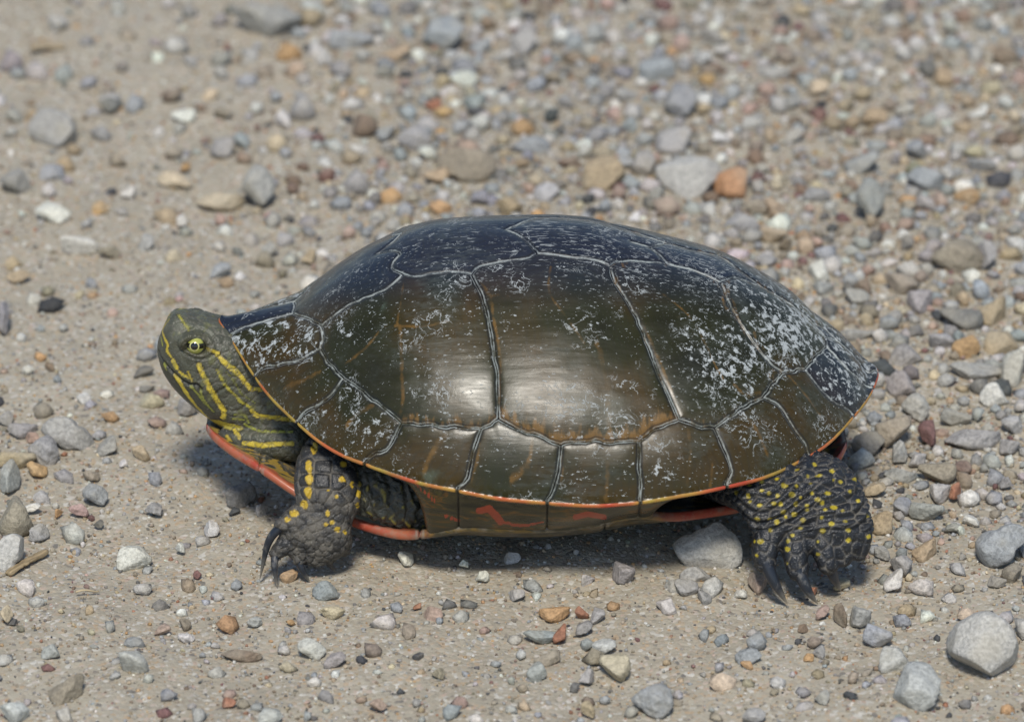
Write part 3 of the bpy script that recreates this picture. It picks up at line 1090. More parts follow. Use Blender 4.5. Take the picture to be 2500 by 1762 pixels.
VV, FV, off = [], [], 0
for V, F in TUBES:
    VV.append(V)
    FV += [tuple(i + off for i in (f if f[2] != f[3] else f[:3])) for f in F]
    off += len(V)
tmp_me = bpy.data.meshes.new("tmp_body")
tmp_me.from_pydata([tuple(v) for v in np.vstack(VV)], [], FV)
tmp = bpy.data.objects.new("tmp_body", tmp_me)
COL.objects.link(tmp)
bmn = bmesh.new()
bmn.from_mesh(tmp_me)
bmesh.ops.recalc_face_normals(bmn, faces=bmn.faces)
bmn.to_mesh(tmp_me)
bmn.free()
md = tmp.modifiers.new("r", 'REMESH')
md.mode = 'VOXEL'
md.voxel_size = 0.00036
sm = tmp.modifiers.new("s", 'SMOOTH')
sm.factor = 0.5
sm.iterations = 8
dg = bpy.context.evaluated_depsgraph_get()
ev = tmp.evaluated_get(dg)
em = ev.to_mesh()
nv = len(em.vertices)
BVt = np.empty(nv * 3)
em.vertices.foreach_get("co", BVt)
BVt = BVt.reshape(-1, 3)
em.calc_loop_triangles()
BFt = np.empty(len(em.loop_triangles) * 3, np.int32)
em.loop_triangles.foreach_get("vertices", BFt)
BFt = BFt.reshape(-1, 3)
ev.to_mesh_clear()
bpy.data.objects.remove(tmp)

# keep the skin behind the horn: drop nothing, but refine what shows (head and near legs)
BNt = vnormals(BVt, BFt)
body_bvh = BVHTree.FromPolygons([tuple(v) for v in BVt], [tuple(int(i) for i in f) for f in BFt])


def trace_body(px, py):
    h = body_bvh.ray_cast(Vector(CAM), Vector(ray_dir(px, py)))
    return np.array(h[0]) if h[0] is not None else None


def trace_line(pts, step=6):
    out = [trace_body(*q) for q in cat_rom(pts, step)]
    return np.array([p for p in out if p is not None])


def h1(*p):      # head close-up -> photograph
    return [(360 + .2472 * a, 720 + .2472 * b) for a, b in p]


def h2(*p):      # fore leg close-up
    return [(500 + .2843 * a, 1000 + .2843 * b) for a, b in p]


def h3(*p):      # hind leg close-up
    return [(1600 + .3091 * a, 1000 + .3091 * b) for a, b in p]


# nearest limb of each vertex
kd = KDTree(sum(len(v) for v in SKEL.values()))
names = []
for k, v in SKEL.items():
    for p in v:
        kd.insert(p, len(names))
        names.append(k)
kd.balance()
part = np.array([names[kd.find(v)[1]] for v in BVt])
qx, qy = project(BVt)
nearside = BVt[:, 1] < 0.012
head = (part == 'head')
hx = (BVt[:, 0] / U + 1342.0)
# 0 on the smooth head, 1 on the scaly neck: a slanting border behind the jaw
neck = smooth01(hx + 0.62 * (BVt[:, 2] / U - GZ), 425, 500)
fore = (part == 'fore')
hind = (part == 'hind')

# ---- scales: seeds spread over the skin, a crease along every border
disp = np.zeros(nv)
crease = np.zeros(nv)
cellrand = np.zeros(nv)


def scales(mask, radius, amp, metric=np.eye(3), extra=None, domed=0.3, cw=0.34):
    idx = np.where(mask)[0]
    if len(idx) == 0:
        return
    P = BVt[idx] @ metric.T
    rad = radius(idx) if callable(radius) else np.full(len(idx), radius)
    order = rng.permutation(len(idx))
    seeds, srad = [], []
    cell = rad.max()
    grid = {}

    def add(p, r):
        k = tuple((p // cell).astype(int))
        for dx in (-1, 0, 1):
            for dy in (-1, 0, 1):
                for dz in (-1, 0, 1):
                    for s in grid.get((k[0] + dx, k[1] + dy, k[2] + dz), ()):
                        if np.dot(seeds[s] - p, seeds[s] - p) < (r * 0.5 + srad[s] * 0.5) ** 2:
                            return
        grid.setdefault(k, []).append(len(seeds))
        seeds.append(p)
        srad.append(r)
    if extra is not None:
        for p, r in extra:
            add(metric @ p, r)
    for i in order[:min(len(order), 26000)]:
        add(P[i], rad[i])
    kt = KDTree(len(seeds))
    for i, s in enumerate(seeds):
        kt.insert(s, i)
    kt.balance()
    rr = rng.uniform(0, 1, len(seeds))
    for i, p, r in zip(idx, P, rad):
        a, b = kt.find_n(p, 2)[:2]
        e = (b[2] - a[2]) / r
        c = 1.0 - min(e / cw, 1.0)
        crease[i] = c * c
        disp[i] += amp(i) * (-(c * c) + domed * (1 - min(a[2] / r, 1.0))) if callable(amp) else amp * (-(c * c) + domed * (1 - min(a[2] / r, 1.0)))
        cellrand[i] = rr[a[1]]


FORE_SPOTS = [((940, 330), 9, 16), ((895, 490), 9, 17), ((900, 600), 9, 14), ((890, 710), 9, 16), ((860, 810), 11, 12), ((770, 890), 14, 9), ((1185, 470), 9, 8), ((1180, 600), 11, 8),
              ((1265, 640), 5, 9), ((1320, 720), 5, 11), ((1055, 890), 5, 9), ((1095, 965), 6, 6), ((1040, 985), 6, 5), ((1140, 1030), 8, 8), ((762, 420), 5, 14), ((766, 520), 5, 12),
              ((775, 250), 5, 12), ((762, 320), 4, 12), ((1310, 820), 4, 8), ((710, 940), 9, 7), ((1205, 1050), 5, 6), ((1130, 745), 5, 5), ((1060, 690), 4, 4)]
HIND_SPOTS = [(740, 595), (840, 565), (960, 545), (1020, 595), (1115, 605), (1205, 520), (1290, 520), (1390, 490), (1405, 555), (1465, 565), (645, 655), (730, 680), (840, 640),
              (895, 660), (965, 675), (1080, 668), (1145, 695), (1240, 658), (1280, 710), (1360, 660), (1225, 585), (935, 740), (990, 745), (1110, 745), (1195, 755), (1200, 790),
              (1320, 735), (1410, 770), (1475, 800), (1340, 790), (1010, 805), (1095, 825), (1030, 845), (905, 860), (960, 885), (1165, 870), (1145, 935), (1085, 990), (1050, 1035),
              (1040, 1100), (1040, 1210), (1315, 850), (1390, 900), (1320, 955), (1285, 1040), (1285, 1140), (1525, 950), (1525, 1030), (1500, 880), (800, 1150), (910, 950),
              (830, 1040), (785, 1040), (1685, 700), (1685, 1000), (1680, 830), (750, 725), (825, 755), (805, 860), (1260, 420), (1120, 470), (1530, 650), (1600, 720), (1570, 560)]
fore_seed = [(trace_body(*h2(q)[0]), 0.0030) for q in [(860, 350), (860, 490), (860, 605), (860, 715), (1025, 370), (1020, 480), (1000, 605), (1170, 480), (1160, 600), (1100, 330), (780, 460), (780, 560), (1250, 560)]]
fore_seed = [s for s in fore_seed if s[0] is not None]
scales(head & (neck > 0.3), 0.0019, lambda i: 0.00032 * neck[i], domed=0.35)
scales(fore, lambda idx: np.where(qy[idx] < 1215, 0.0042, np.where(qy[idx] < 1290, 0.0019, 0.0015)) * np.where(nearside[idx], 1, 1.2), lambda i: 0.00085 if qy[i] < 1235 else 0.0006, extra=fore_seed, domed=0.35, cw=0.28)
fa = math.radians(-14)
fold = np.array([[math.cos(fa), 0, -math.sin(fa)], [0, 1, 0], [math.sin(fa), 0, math.cos(fa)]])
fold = np.diag([0.55, 1.25, 1.25]) @ fold
scales(hind & (qy < 1300), 0.0021, 0.00045, metric=fold, domed=0.4)
scales(hind & (qy >= 1300), 0.0026, 0.00036, metric=np.diag([1.1, 1, 0.9]), domed=0.35)
scales(part == 'core', 0.0026, 0.0004)

# folds of loose skin
w = (hind & (qy < 1295))
fz = (BVt @ np.array([math.sin(fa) * 0.9, -0.3, 1.0]))
disp[w] += 0.00050 * np.sin(fz[w] / 0.0024 * 2 * np.pi / 1.0 + 3 * np.sin(BVt[w, 0] * 260))
csel = np.where(part == 'core')[0]
cw1 = fractal(BVt[csel], 240, 5.5, 2)
cw2 = fractal(BVt[csel], 420, 1.5, 2)
cph = np.sin(BVt[csel, 0] * 2100 + 700 * BVt[csel, 2] + 7.0 * cw1)
disp[csel] += 0.00032 * cph * smooth01(np.abs(BVt[csel, 1]), 0.015, 0.03)
# fine skin wrinkles everywhere
show = np.where(nearside)[0]
fr = fractal(BVt[show], 900, 2.2, 2)
disp[show] += 0.00006 * fr
# gullet fold, mouth line, ear ring, eye sockets (both sides of the head)


def both(L):
    M = L * np.array([1, -1, 1])
    return [L, M]


mouth = trace_line(h1((118, 560), (150, 640), (250, 760), (330, 830), (420, 885), (490, 886), (535, 935)), 4)
hsel = np.where(head)[0]
mouth_d = np.full(nv, 1.0)
for L in both(mouth):
    mouth_d[hsel] = np.minimum(mouth_d[hsel], seg_dist(BVt[hsel], L))
disp -= 0.0006 * np.exp(-(mouth_d / 0.00035) ** 2)
disp += 0.00022 * np.exp(-((mouth_d - 0.0009) / 0.0006) ** 2)
ear = trace_body(*h1((830, 1030))[0])
ear_r = np.full(nv, 1.0)
for s in (1, -1):
    ear_r[hsel] = np.minimum(ear_r[hsel], np.linalg.norm((BVt[hsel] - ear * np.array([1, s, 1])) * np.array([0.8, 0.35, 0.95]), axis=1))
disp -= 0.00035 * np.exp(-((ear_r - 0.0033) / 0.0004) ** 2)
disp -= 0.00025 * (1 - smooth01(ear_r, 0.0015, 0.0033))
EYE = trace_body(476, 848)
EYEC = EYE + np.array([0.0002, 0.00280, -0.0002])
EA = np.array([1.0, 0, -0.17])
EA /= np.linalg.norm(EA)
for s in (1, -1):
    d = (BVt[hsel] - EYE * np.array([1, s, 1]))
    ea = d @ EA
    eb = d @ np.array([0.17, 0, 1.0]) / 1.015
    near_eye = np.abs(d[:, 1]) < 0.006
    rr = np.sqrt(((ea - 0.0004) / 0.0037) ** 2 + ((eb - 0.0001) / 0.00235) ** 2)
    k = np.where(near_eye, 1.0, 0.0)
    disp[hsel] -= k * 0.0021 * (1 - smooth01(rr, 0.62, 0.86))
    disp[hsel] += k * 0.00055 * np.exp(-((rr - 1.08) / 0.17) ** 2)
    disp[hsel] -= k * 0.00020 * np.exp(-((rr - 1.42) / 0.09) ** 2)
    disp[hsel] += k * 0.00018 * np.exp(-((rr - 1.6) / 0.1) ** 2)
for s in (1, -1):       # nostrils
    nz = T(391, s * 12, 62)
    disp[hsel] -= 0.0006 * np.exp(-(np.linalg.norm(BVt[hsel] - nz, axis=1) / 0.0006) ** 2)

# ---- colour
base = np.array([0.040, 0.043, 0.034])
col = np.tile(base, (nv, 1))
col[head] = np.array([0.072, 0.075, 0.052])
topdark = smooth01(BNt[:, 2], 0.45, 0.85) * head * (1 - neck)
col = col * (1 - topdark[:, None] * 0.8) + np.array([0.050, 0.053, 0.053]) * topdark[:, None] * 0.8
leg = fore | hind
col[leg] = np.array([0.011, 0.013, 0.017])
col *= (0.75 + 0.5 * cellrand)[:, None]
YEL = np.array([0.56, 0.43, 0.04])
GRN = np.array([0.25, 0.26, 0.040])
HEAD_LINES = [(h1((690, 590), (790, 690), (880, 760), (960, 860), (1035, 930)), 6.0, YEL), (h1((1070, 925), (1125, 935)), 5, YEL),
              (h1((510, 690), (540, 770), (600, 890), (650, 980), (700, 1070), (755, 1150), (745, 1210)), 6.5, YEL),
              (h1((275, 790), (320, 860), (380, 960), (450, 1060), (560, 1180), (640, 1240)), 6.0, YEL), (h1((640, 1245), (760, 1275), (900, 1315)), 10, np.array([0.36, 0.30, 0.035])),
              (h1((690, 740), (760, 880), (830, 960), (930, 1060), (1040, 1120)), 3.5, GRN * 0.6 + YEL * 0.4), (h1((1030, 1140), (1080, 1185), (1230, 1210), (1330, 1220), (1450, 1235)), 5.5, YEL),
              (h1((300, 190), (350, 260), (410, 350)), 3, GRN * 0.7 + YEL * 0.3), (h1((215, 240), (150, 340), (170, 430), (200, 490), (190, 550), (240, 620), (280, 700), (330, 770), (440, 830)), 3.4, YEL * 0.8),
              (h1((255, 650), (290, 720)), 6, YEL * 0.85), (h1((960, 1275), (1100, 1340), (1250, 1350), (1430, 1350)), 3.6, GRN), (h1((950, 1462), (1060, 1475), (1160, 1482), (1260, 1472), (1430, 1468)), 6, YEL),
              (h1((780, 1390), (830, 1450)), 4, YEL * 0.8), (h1((860, 1330), (910, 1410)), 4.5, YEL * 0.9), (h1((430, 900), (500, 980), (570, 1070), (650, 1150)), 3.5, GRN),
              (h1((520, 920), (560, 1040), (640, 1140)), 2.6, GRN), (h1((600, 535), (700, 575)), 4, YEL * 0.85), (h1((160, 660), (190, 740)), 3, GRN), (h1((400, 760), (440, 850)), 3, YEL * 0.6),
              (h1((860, 1180), (960, 1190), (1000, 1260)), 3, GRN), (h1((130, 410), (150, 500)), 2.4, GRN), (h1((840, 1220), (950, 1230)), 2.4, GRN), (h1((780, 760), (860, 860), (940, 990), (1060, 1060)), 2.2, GRN * 0.6)]
wobble = np.zeros(nv)
wobble[hsel] = fractal(BVt[hsel], 700, 8.8, 2)
for pts, wpx, cc in HEAD_LINES:
    L = trace_line(pts, 5)
    if len(L) < 2:
        continue
    d = np.full(len(hsel), 1.0)
    for M in both(L):
        d = np.minimum(d, seg_dist(BVt[hsel], M))
    d = d / U + wobble[hsel] * wpx * 0.55
    edge = (1 - smooth01(d, wpx * 1.1, wpx * 2.1)) * 0.92
    col[hsel] = col[hsel] * (1 - edge[:, None]) + np.array([0.018, 0.020, 0.018]) * edge[:, None]
    k = 1 - smooth01(d, wpx * 0.75, wpx * 1.15)
    k = k * (1 - 0.55 * crease[hsel] * neck[hsel])
    col[hsel] = col[hsel] * (1 - k[:, None]) + cc * k[:, None]
# small olive flecks between the stripes
fl = np.zeros(nv)
fl[hsel] = fractal(BVt[hsel] * np.array([1, 1, 0.5]), 520, 3.3, 2)
k = smooth01(fl, 0.22, 0.4) * head * 0.45
col = col * (1 - k[:, None]) + np.array([0.15, 0.155, 0.05]) * k[:, None]
lid = np.zeros(nv)
d = BVt[hsel] - EYE
rr = np.sqrt(((d @ EA - 0.0004) / 0.0037) ** 2 + ((d @ np.array([0.17, 0, 1.0]) / 1.015) / 0.0026) ** 2)
lid[hsel] = (1 - smooth01(rr, 0.95, 1.25)) * (np.abs(BVt[hsel, 1]) > 0.003)
col = col * (1 - lid[:, None] * 0.7) + np.array([0.045, 0.043, 0.018]) * lid[:, None] * 0.7
col = col * (1 - 0.85 * np.exp(-(mouth_d / 0.0004) ** 2))[:, None]
dust = np.zeros(nv)
fsel = np.where(fore)[0]
fore_n = fractal(BVt[fsel], 800, 6.6, 2)
for q, a, b in FORE_SPOTS:
    p = trace_body(*h2(q)[0])
    if p is None:
        continue
    dx, dz = (qx[fsel] - h2(q)[0][0]), (qy[fsel] - h2(q)[0][1])
    ok = np.linalg.norm(BVt[fsel] - p, axis=1) < 0.006
    r = np.sqrt((dx / a) ** 2 + (dz / b) ** 2) + 0.5 * fore_n
    k = (1 - smooth01(r, 0.75, 1.05)) * ok
    col[fsel] = col[fsel] * (1 - k[:, None]) + np.array([0.46, 0.31, 0.03]) * k[:, None]
    dust[fsel] -= k
sel = np.where(hind)[0]
for i, q in enumerate(HIND_SPOTS):
    p = trace_body(*h3(q)[0])
    if p is None:
        continue
    d = np.linalg.norm((BVt[sel] - p) * np.array([0.75 + 0.4 * (i % 3) / 2, 1, 1.1]), axis=1) / U
    k = (1 - smooth01(d, 2.6 + (i % 4) * 0.9, 5.0 + (i % 4) * 0.9)) * (0.55 + 0.45 * ((i * 7) % 5) / 4)
    col[sel] = col[sel] * (1 - k[:, None]) + np.array([0.42, 0.33, 0.025]) * k[:, None]
    dust[sel] -= k
ck = np.zeros(nv)
ck[csel] = smooth01(cph, 0.2, 0.9) * smooth01(cw2, 0.0, 0.22)
col = col * (1 - ck[:, None] * 0.75) + np.array([0.30, 0.24, 0.03]) * ck[:, None] * 0.75
dust = dust + np.where(leg, 0.10 + 1.0 * crease, 0.10 + 0.7 * crease * neck)
dust[fore] += 0.65 * smooth01(qy[fore], 1180, 1240) + 0.06
dust[hind] -= 0.06
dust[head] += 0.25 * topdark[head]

body = mesh_obj("body", BVt + BNt * disp[:, None], BFt, None, turtle)
cattr(body.data, "skin", np.clip(col, 0.002, 1))
fattr(body.data, "dust", np.clip(dust, 0, 1))


def skin_material():
    n = NT("reptile_skin")
    P = n.coord('Object')
    c = n.attr("skin", 0)
    du = n.attr("dust")
    nz = n.noise(P, 500, 4, 0.65)
    c = n.mix(1.0, c, n.mix(nz, (0.72, 0.72, 0.72), (1.3, 1.3, 1.3)), 'MULTIPLY')
    f = n.math('MULTIPLY', du, n.rng(n.noise(P, 230, 4, 0.65), 0.35, 0.66, 0.15, 1.0), clamp=True)
    c = n.mix(f, c, n.mix(nz, (0.10, 0.092, 0.076), (0.205, 0.183, 0.15)))
    spk = n.rng(n.noise(P, 1500, 3, 0.7), 0.60, 0.72, 0, 0.6)
    c = n.mix(spk, c, (0.26, 0.25, 0.22))
    n.bump(n.math('ADD', n.noise(P, 1500, 3, 0.6), n.math('MULTIPLY', n.voronoi(P, 1100, 'DISTANCE_TO_EDGE'), 1.2)), 0.5, 0.00028)
    return n.set(Base_Color=c, Roughness=n.math('ADD', 0.42, n.math('MULTIPLY', f, 0.4)), Specular_IOR_Level=0.45)


body.data.materials.append(skin_material())

# ---- eyes
def eye_material():
    n = NT("eye_wet")
    P = n.coord('Object')
    sep = n.t.nodes.new("ShaderNodeSeparateXYZ")
    n.t.links.new(P, sep.inputs[0])
    x, z = sep.outputs[0], sep.outputs[2]
    r = n.math('SQRT', n.math('ADD', n.math('MULTIPLY', x, x), n.math('MULTIPLY', z, z)))
    r = n.math('MULTIPLY', r, 1000.0)
    nz = n.noise(P, 1300, 3, 0.6)
    iris = n.mix(nz, (0.28, 0.30, 0.04), (0.50, 0.50, 0.12))
    bar = n.rng(n.math('ABSOLUTE', n.math('MULTIPLY', z, 1000.0)), 0.55, 0.85, 1, 0)
    bar = n.math('MULTIPLY', bar, n.rng(r, 1.15, 1.35))
    c = n.mix(bar, iris, (0.012, 0.013, 0.010))
    ringm = n.math('MULTIPLY', n.rng(r, 0.95, 1.1), n.rng(r, 1.2, 1.32, 1, 0))
    c = n.mix(n.math('MULTIPLY', ringm, 0.7), c, (0.7, 0.66, 0.28))
    c = n.mix(n.rng(r, 0.92, 1.04, 1, 0), c, (0.004, 0.004, 0.005))
    c = n.mix(n.rng(r, 2.05, 2.4), c, (0.02, 0.022, 0.012))
    return n.set(Base_Color=c, Roughness=0.08, Coat_Weight=1.0, Coat_Roughness=0.03)


M_EYE = eye_material()
us_, vs_ = 40, 36
V = []
for i in range(vs_ + 1):
    for j in range(us_):
        a, b = math.pi * i / vs_, 2 * math.pi * j / us_
        rb = 0.0030 + 0.00055 * math.exp(-(a / 0.55) ** 2)
        V.append((rb * math.sin(a) * math.cos(b), -rb * math.cos(a), rb * math.sin(a) * math.sin(b)))
Fq = [(i * us_ + j, i * us_ + (j + 1) % us_, (i + 1) * us_ + (j + 1) % us_, (i + 1) * us_ + j) for i in range(vs_) for j in range(us_)]
for s in (1, -1):
    o = mesh_obj("eye", V, Fq, M_EYE, turtle)
    o.location = EYEC * np.array([1, s, 1])
    o.rotation_euler = (math.radians(-12 * s), 0, math.radians(-6 if s > 0 else 186))

# ---- claws
def claw_material():
    n = NT("claw_horn")
    a = n.attr("along")
    P = n.coord('Object', (1, 1, 1))
    c = n.ramp(n.math('ADD', a, n.math('MULTIPLY', n.math('SUBTRACT', n.noise(P, 300, 3), 0.5), 0.35)), [(0.0, (0.014, 0.017, 0.024)), (0.55, (0.022, 0.027, 0.036)), (0.8, (0.13, 0.125, 0.11)), (1.0, (0.34, 0.29, 0.22))])
    du = n.rng(n.noise(P, 420, 3), 0.55, 0.75, 0, 0.4)
    c = n.mix(du, c, (0.27, 0.25, 0.22))
    return n.set(Base_Color=c, Roughness=0.35)


M_CLAW = claw_material()


def claw(pb, pm, pt, r):
    P = cat_rom([pb, pm, pt], np.linalg.norm(pt - pb) / 14)
    n = len(P)
    V, A = [], []
    for i, p in enumerate(P):
        t = P[min(i + 1, n - 1)] - P[max(i - 1, 0)]
        t /= np.linalg.norm(t)
        a = np.cross(t, [0, 1, 0.2])
        a /= np.linalg.norm(a)
        b = np.cross(t, a)
        rr = r * (1 - (i / (n - 1)) ** 1.7) + 0.00008
        for k in range(14):
            th = 2 * math.pi * k / 14
            V.append(p + (a * math.cos(th) * 0.85 + b * math.sin(th)) * rr)
            A.append(i / (n - 1))
    F = [(i * 14 + j, i * 14 + (j + 1) % 14, (i + 1) * 14 + (j + 1) % 14, (i + 1) * 14 + j) for i in range(n - 1) for j in range(14)]
    o = mesh_obj("claw", V, F, M_CLAW, body)
    bmx = bmesh.new()
    bmx.from_mesh(o.data)
    bmesh.ops.recalc_face_normals(bmx, faces=bmx.faces)
    bmx.to_mesh(o.data)
    bmx.free()
    fattr(o.data, "along", A)


def ground_tip(px, py):
    return on_ground(px, py, -0.0002)


for b, m, t, L, r in (((690, 1280), (656, 1322), (634, 1415), 430, 0.0013), ((673, 1348), (670, 1385), (677, 1433), 438, 0.0012), ((728, 1364), (738, 1390), (757, 1421), 438, 0.0011), ((798, 1364), (806, 1378), (821, 1397), 420, 0.001)):
    tip = ground_tip(*t)
    mid = at(m[0], m[1], 0.5 * (L - tip[1] / U) + 6)
    claw(at(b[0], b[1], L), mid, tip, r)
for b, m, t, L, r in (((1868, 1368), (1893, 1425), (1923, 1474), 532, 0.0021), ((1948, 1388), (1970, 1437), (1997, 1474), 542, 0.0020), ((2022, 1372), (2036, 1410), (2053, 1442), 530, 0.0018)):
    tip = ground_tip(*t)
    mid = at(m[0], m[1], 0.5 * (L - tip[1] / U) + 12)
    claw(at(b[0], b[1], L), mid, tip, r)
# ================================================================ ground
def axis(lo, hi, h, far):
    core = np.arange(lo, hi + h / 2, h)
    out = []
    s, x = h, 0.0
    while x < far:
        s *= 1.5
        x += s
        out.append(x)
    out = np.array(out)
    return np.concatenate([lo - out[::-1], core, hi + out])


def ground_height(x, y):
    """gentle rise and fall of the packed sand (vectorised sum of waves)"""
    z = 0.0009 * np.sin(x * 31 + 1.2) * np.cos(y * 27 + 0.4) + 0.0006 * np.sin(x * 74 + y * 51 + 2.0) + 0.0004 * np.sin(-x * 133 + y * 117) + 0.00025 * np.sin(x * 290 + 1.3 * np.sin(y * 190)) * np.cos(y * 260 + x * 60)
    return np.where((np.abs(x) < 1.2) & (np.abs(y) < 1.2), z, 0.0) - 0.0006


ax, ay = axis(-0.24, 0.24, 0.0013, 60.0), axis(-0.24, 0.38, 0.0013, 60.0)
GXX, GYY = np.meshgrid(ax, ay, indexing='ij')
GZZ = ground_height(GXX, GYY)
rough_n = rng.normal(0, 1, GXX.shape)
for _ in range(2):
    rough_n = 0.25 * (np.roll(rough_n, 1, 0) + np.roll(rough_n, -1, 0) + np.roll(rough_n, 1, 1) + np.roll(rough_n, -1, 1))
GZZ = GZZ + np.where((np.abs(GXX) < 0.3) & (np.abs(GYY) < 0.42), rough_n * 0.0003, 0)
nx_, ny_ = GXX.shape
I = np.arange(nx_ * ny_).reshape(nx_, ny_)
GF = np.stack([I[:-1, :-1], I[1:, :-1], I[1:, 1:], I[:-1, 1:]], -1).reshape(-1, 4)


def sand_material():
    n = NT("packed_sand")
    P = n.coord('Object')
    a = n.noise(P, 22, 4, 0.6)
    b = n.noise(P, 330, 4, 0.7)
    c = n.mix(n.rng(a, 0.35, 0.65), (0.360, 0.325, 0.252), (0.430, 0.392, 0.308))
    c = n.mix(n.rng(b, 0.3, 0.75, 0, 0.6), c, (0.315, 0.282, 0.222))
    v = n.t.nodes.new("ShaderNodeTexVoronoi")
    v.inputs['Scale'].default_value = 900
    n.put(v.inputs['Vector'], P)
    sp = n.t.nodes.new("ShaderNodeSeparateColor")
    n.t.links.new(v.outputs['Color'], sp.inputs[0])
    grain = n.ramp(sp.outputs[0], [(0.0, (0.13, 0.125, 0.12)), (0.10, (0.33, 0.285, 0.22)), (0.45, (0.41, 0.365, 0.285)), (0.62, (0.42, 0.31, 0.20)), (0.72, (0.40, 0.37, 0.31)), (0.88, (0.58, 0.56, 0.50)), (1.0, (0.42, 0.31, 0.24))])
    c = n.mix(n.math('MULTIPLY', n.rng(sp.outputs[1], 0.35, 0.5), 0.8), c, grain)
    v2 = n.voronoi(P, 900)
    h = n.math('ADD', n.math('MULTIPLY', v2, -0.8), n.math('ADD', n.math('MULTIPLY', b, 1.4), n.math('MULTIPLY', n.noise(P, 1700, 3, 0.7), 0.7)))
    n.bump(h, 0.6, 0.0006)
    return n.set(Base_Color=c, Roughness=0.92, Specular_IOR_Level=0.25)


ground = mesh_obj("ground", np.stack([GXX, GYY, GZZ], -1).reshape(-1, 3), GF, sand_material())
tag(ground, kind='structure')

# ================================================================ stones
COLS = {'grey': (0.300, 0.294, 0.275), 'bluish': (0.275, 0.288, 0.292), 'pale': (0.41, 0.402, 0.372), 'white': (0.54, 0.53, 0.485), 'tan': (0.34, 0.272, 0.18), 'orange': (0.40, 0.255, 0.13), 'cream': (0.45, 0.385, 0.265),
        'brown': (0.20, 0.150, 0.108), 'pink': (0.36, 0.262, 0.215), 'red': (0.30, 0.145, 0.09), 'dark': (0.060, 0.063, 0.066), 'maroon': (0.17, 0.098, 0.088), 'darkgrey': (0.155, 0.152, 0.142), 'dun': (0.262, 0.228, 0.175)}
WORD = {'grey': 'grey', 'bluish': 'bluish grey', 'pale': 'pale grey', 'white': 'whitish', 'tan': 'tan', 'orange': 'orange', 'cream': 'cream', 'brown': 'brown', 'pink': 'pinkish', 'red': 'rusty red', 'dark': 'blackish',
        'maroon': 'maroon', 'darkgrey': 'dark grey', 'dun': 'dusty brown-grey'}


def ico(sub):
    b = bmesh.new()
    bmesh.ops.create_icosphere(b, subdivisions=sub, radius=1.0)
    V = np.array([v.co[:] for v in b.verts])
    F = np.array([[v.index for v in f.verts] for f in b.faces])
    b.free()
    return V, F


ICO = {s: ico(s) for s in (1, 2, 3, 4)}


def stone_shape(seed, sub, angular, rough=1.0):
    """unit stone: a worn, cut polyhedron"""
    r = np.random.default_rng(seed)
    V, F = ICO[sub]
    m = int(r.integers(8, 13))
    N = r.normal(size=(m, 3))
    N /= np.linalg.norm(N, axis=1, keepdims=True)
    h = r.uniform(0.52, 1.0, m)
    dots = np.clip(V @ N.T, 1e-3, None) / h
    p = 7 + 40 * angular ** 1.5
    rad = (np.sum(dots ** p, axis=1) + 0.72 ** p) ** (-1.0 / p)
    P = V * rad[:, None]
    if sub >= 3:
        f1 = fractal(P, 1.7, seed * 1.37, 2)
        f2 = fractal(P, 5.0, seed * 2.11, 3)
        P = P * (1 + rough * (0.10 * f1 + 0.06 * f2))[:, None]
    else:
        P = P * r.uniform(0.92, 1.08, (len(P), 1))
    ext = np.abs(P).max(0)
    return P / ext, F


def stone_material(use_attr):
    n = NT("stone_attr" if use_attr else "stone")
    if use_attr:
        base = n.attr("tint", 0)
        P = n.coord('Object')
        rnd = 0.0
    else:
        oi = n.t.nodes.new("ShaderNodeObjectInfo")
        base = oi.outputs['Color']
        geo = n.t.nodes.new("ShaderNodeNewGeometry")
        P = geo.outputs['Position']
    a = n.noise(P, 150, 4, 0.65)
    b = n.noise(P, 900, 4, 0.7)
    c = n.mix(1.0, base, n.mix(a, (0.72, 0.72, 0.73), (1.24, 1.22, 1.18)), 'MULTIPLY')
    c = n.mix(1.0, c, n.mix(n.rng(b, 0.3, 0.7), (0.70, 0.70, 0.70), (1.28, 1.28, 1.28)), 'MULTIPLY')
    c = n.mix(n.rng(n.noise(P, 2400, 2, 0.6), 0.68, 0.74, 0, 0.6), c, (0.09, 0.085, 0.08))
    c = n.mix(n.rng(n.noise(P, 75, 3, 0.6), 0.48, 0.68, 0, 0.42), c, (0.38, 0.345, 0.27))
    n.bump(n.math('ADD', n.math('MULTIPLY', a, 0.8), b), 0.8, 0.0008)
    return n.set(Base_Color=c, Roughness=n.rng(a, 0.3, 0.7, 0.62, 0.9), Specular_IOR_Level=0.4)


M_STONE = stone_material(False)
M_STONE_A = stone_material(True)
SHAPES = []
for i in range(26):
    V, F = stone_shape(100 + i, 4, (0.45, 0.8, 1.0)[i % 3])
    o = mesh_obj("stone", V, F, M_STONE)
    SHAPES.append(o.data)
    bpy.data.objects.remove(o)

PLACED = []      # x, y, radius


def tint(colour, r, k=0.10):
    c = np.array(COLS[colour]) * 1.18 * r.uniform(1 - k, 1 + k) * (1 + r.normal(0, 0.025, 3))
    return np.clip(c, 0.01, 0.9)


def zone(px, py):
    if py > 1300 and 480 < px < 900:
        return "in front of the fore foot"
    if py > 1380 and px >= 1560 and px < 2130:
        return "in front of the hind foot"
    if py > 1340 and px < 480:
        return "on the bare sand ahead of the turtle, by the straw"
    if py > 1330 and px < 1600:
        return "on the sand in front of the shell"
    if px < 640 and py > 850:
        return "on the sand under the turtle's chin"
    if px < 760:
        return "on the blurred sand behind the head"
    if px >= 2050 and py > 1330:
        return "on the sand past the hind claws"
    if px >= 1950 and py > 860:
        return "in the gravel behind the hind leg"
    if px >= 1500:
        return "in the loose gravel behind the rump"
    return "in the loose gravel behind the shell's crown"


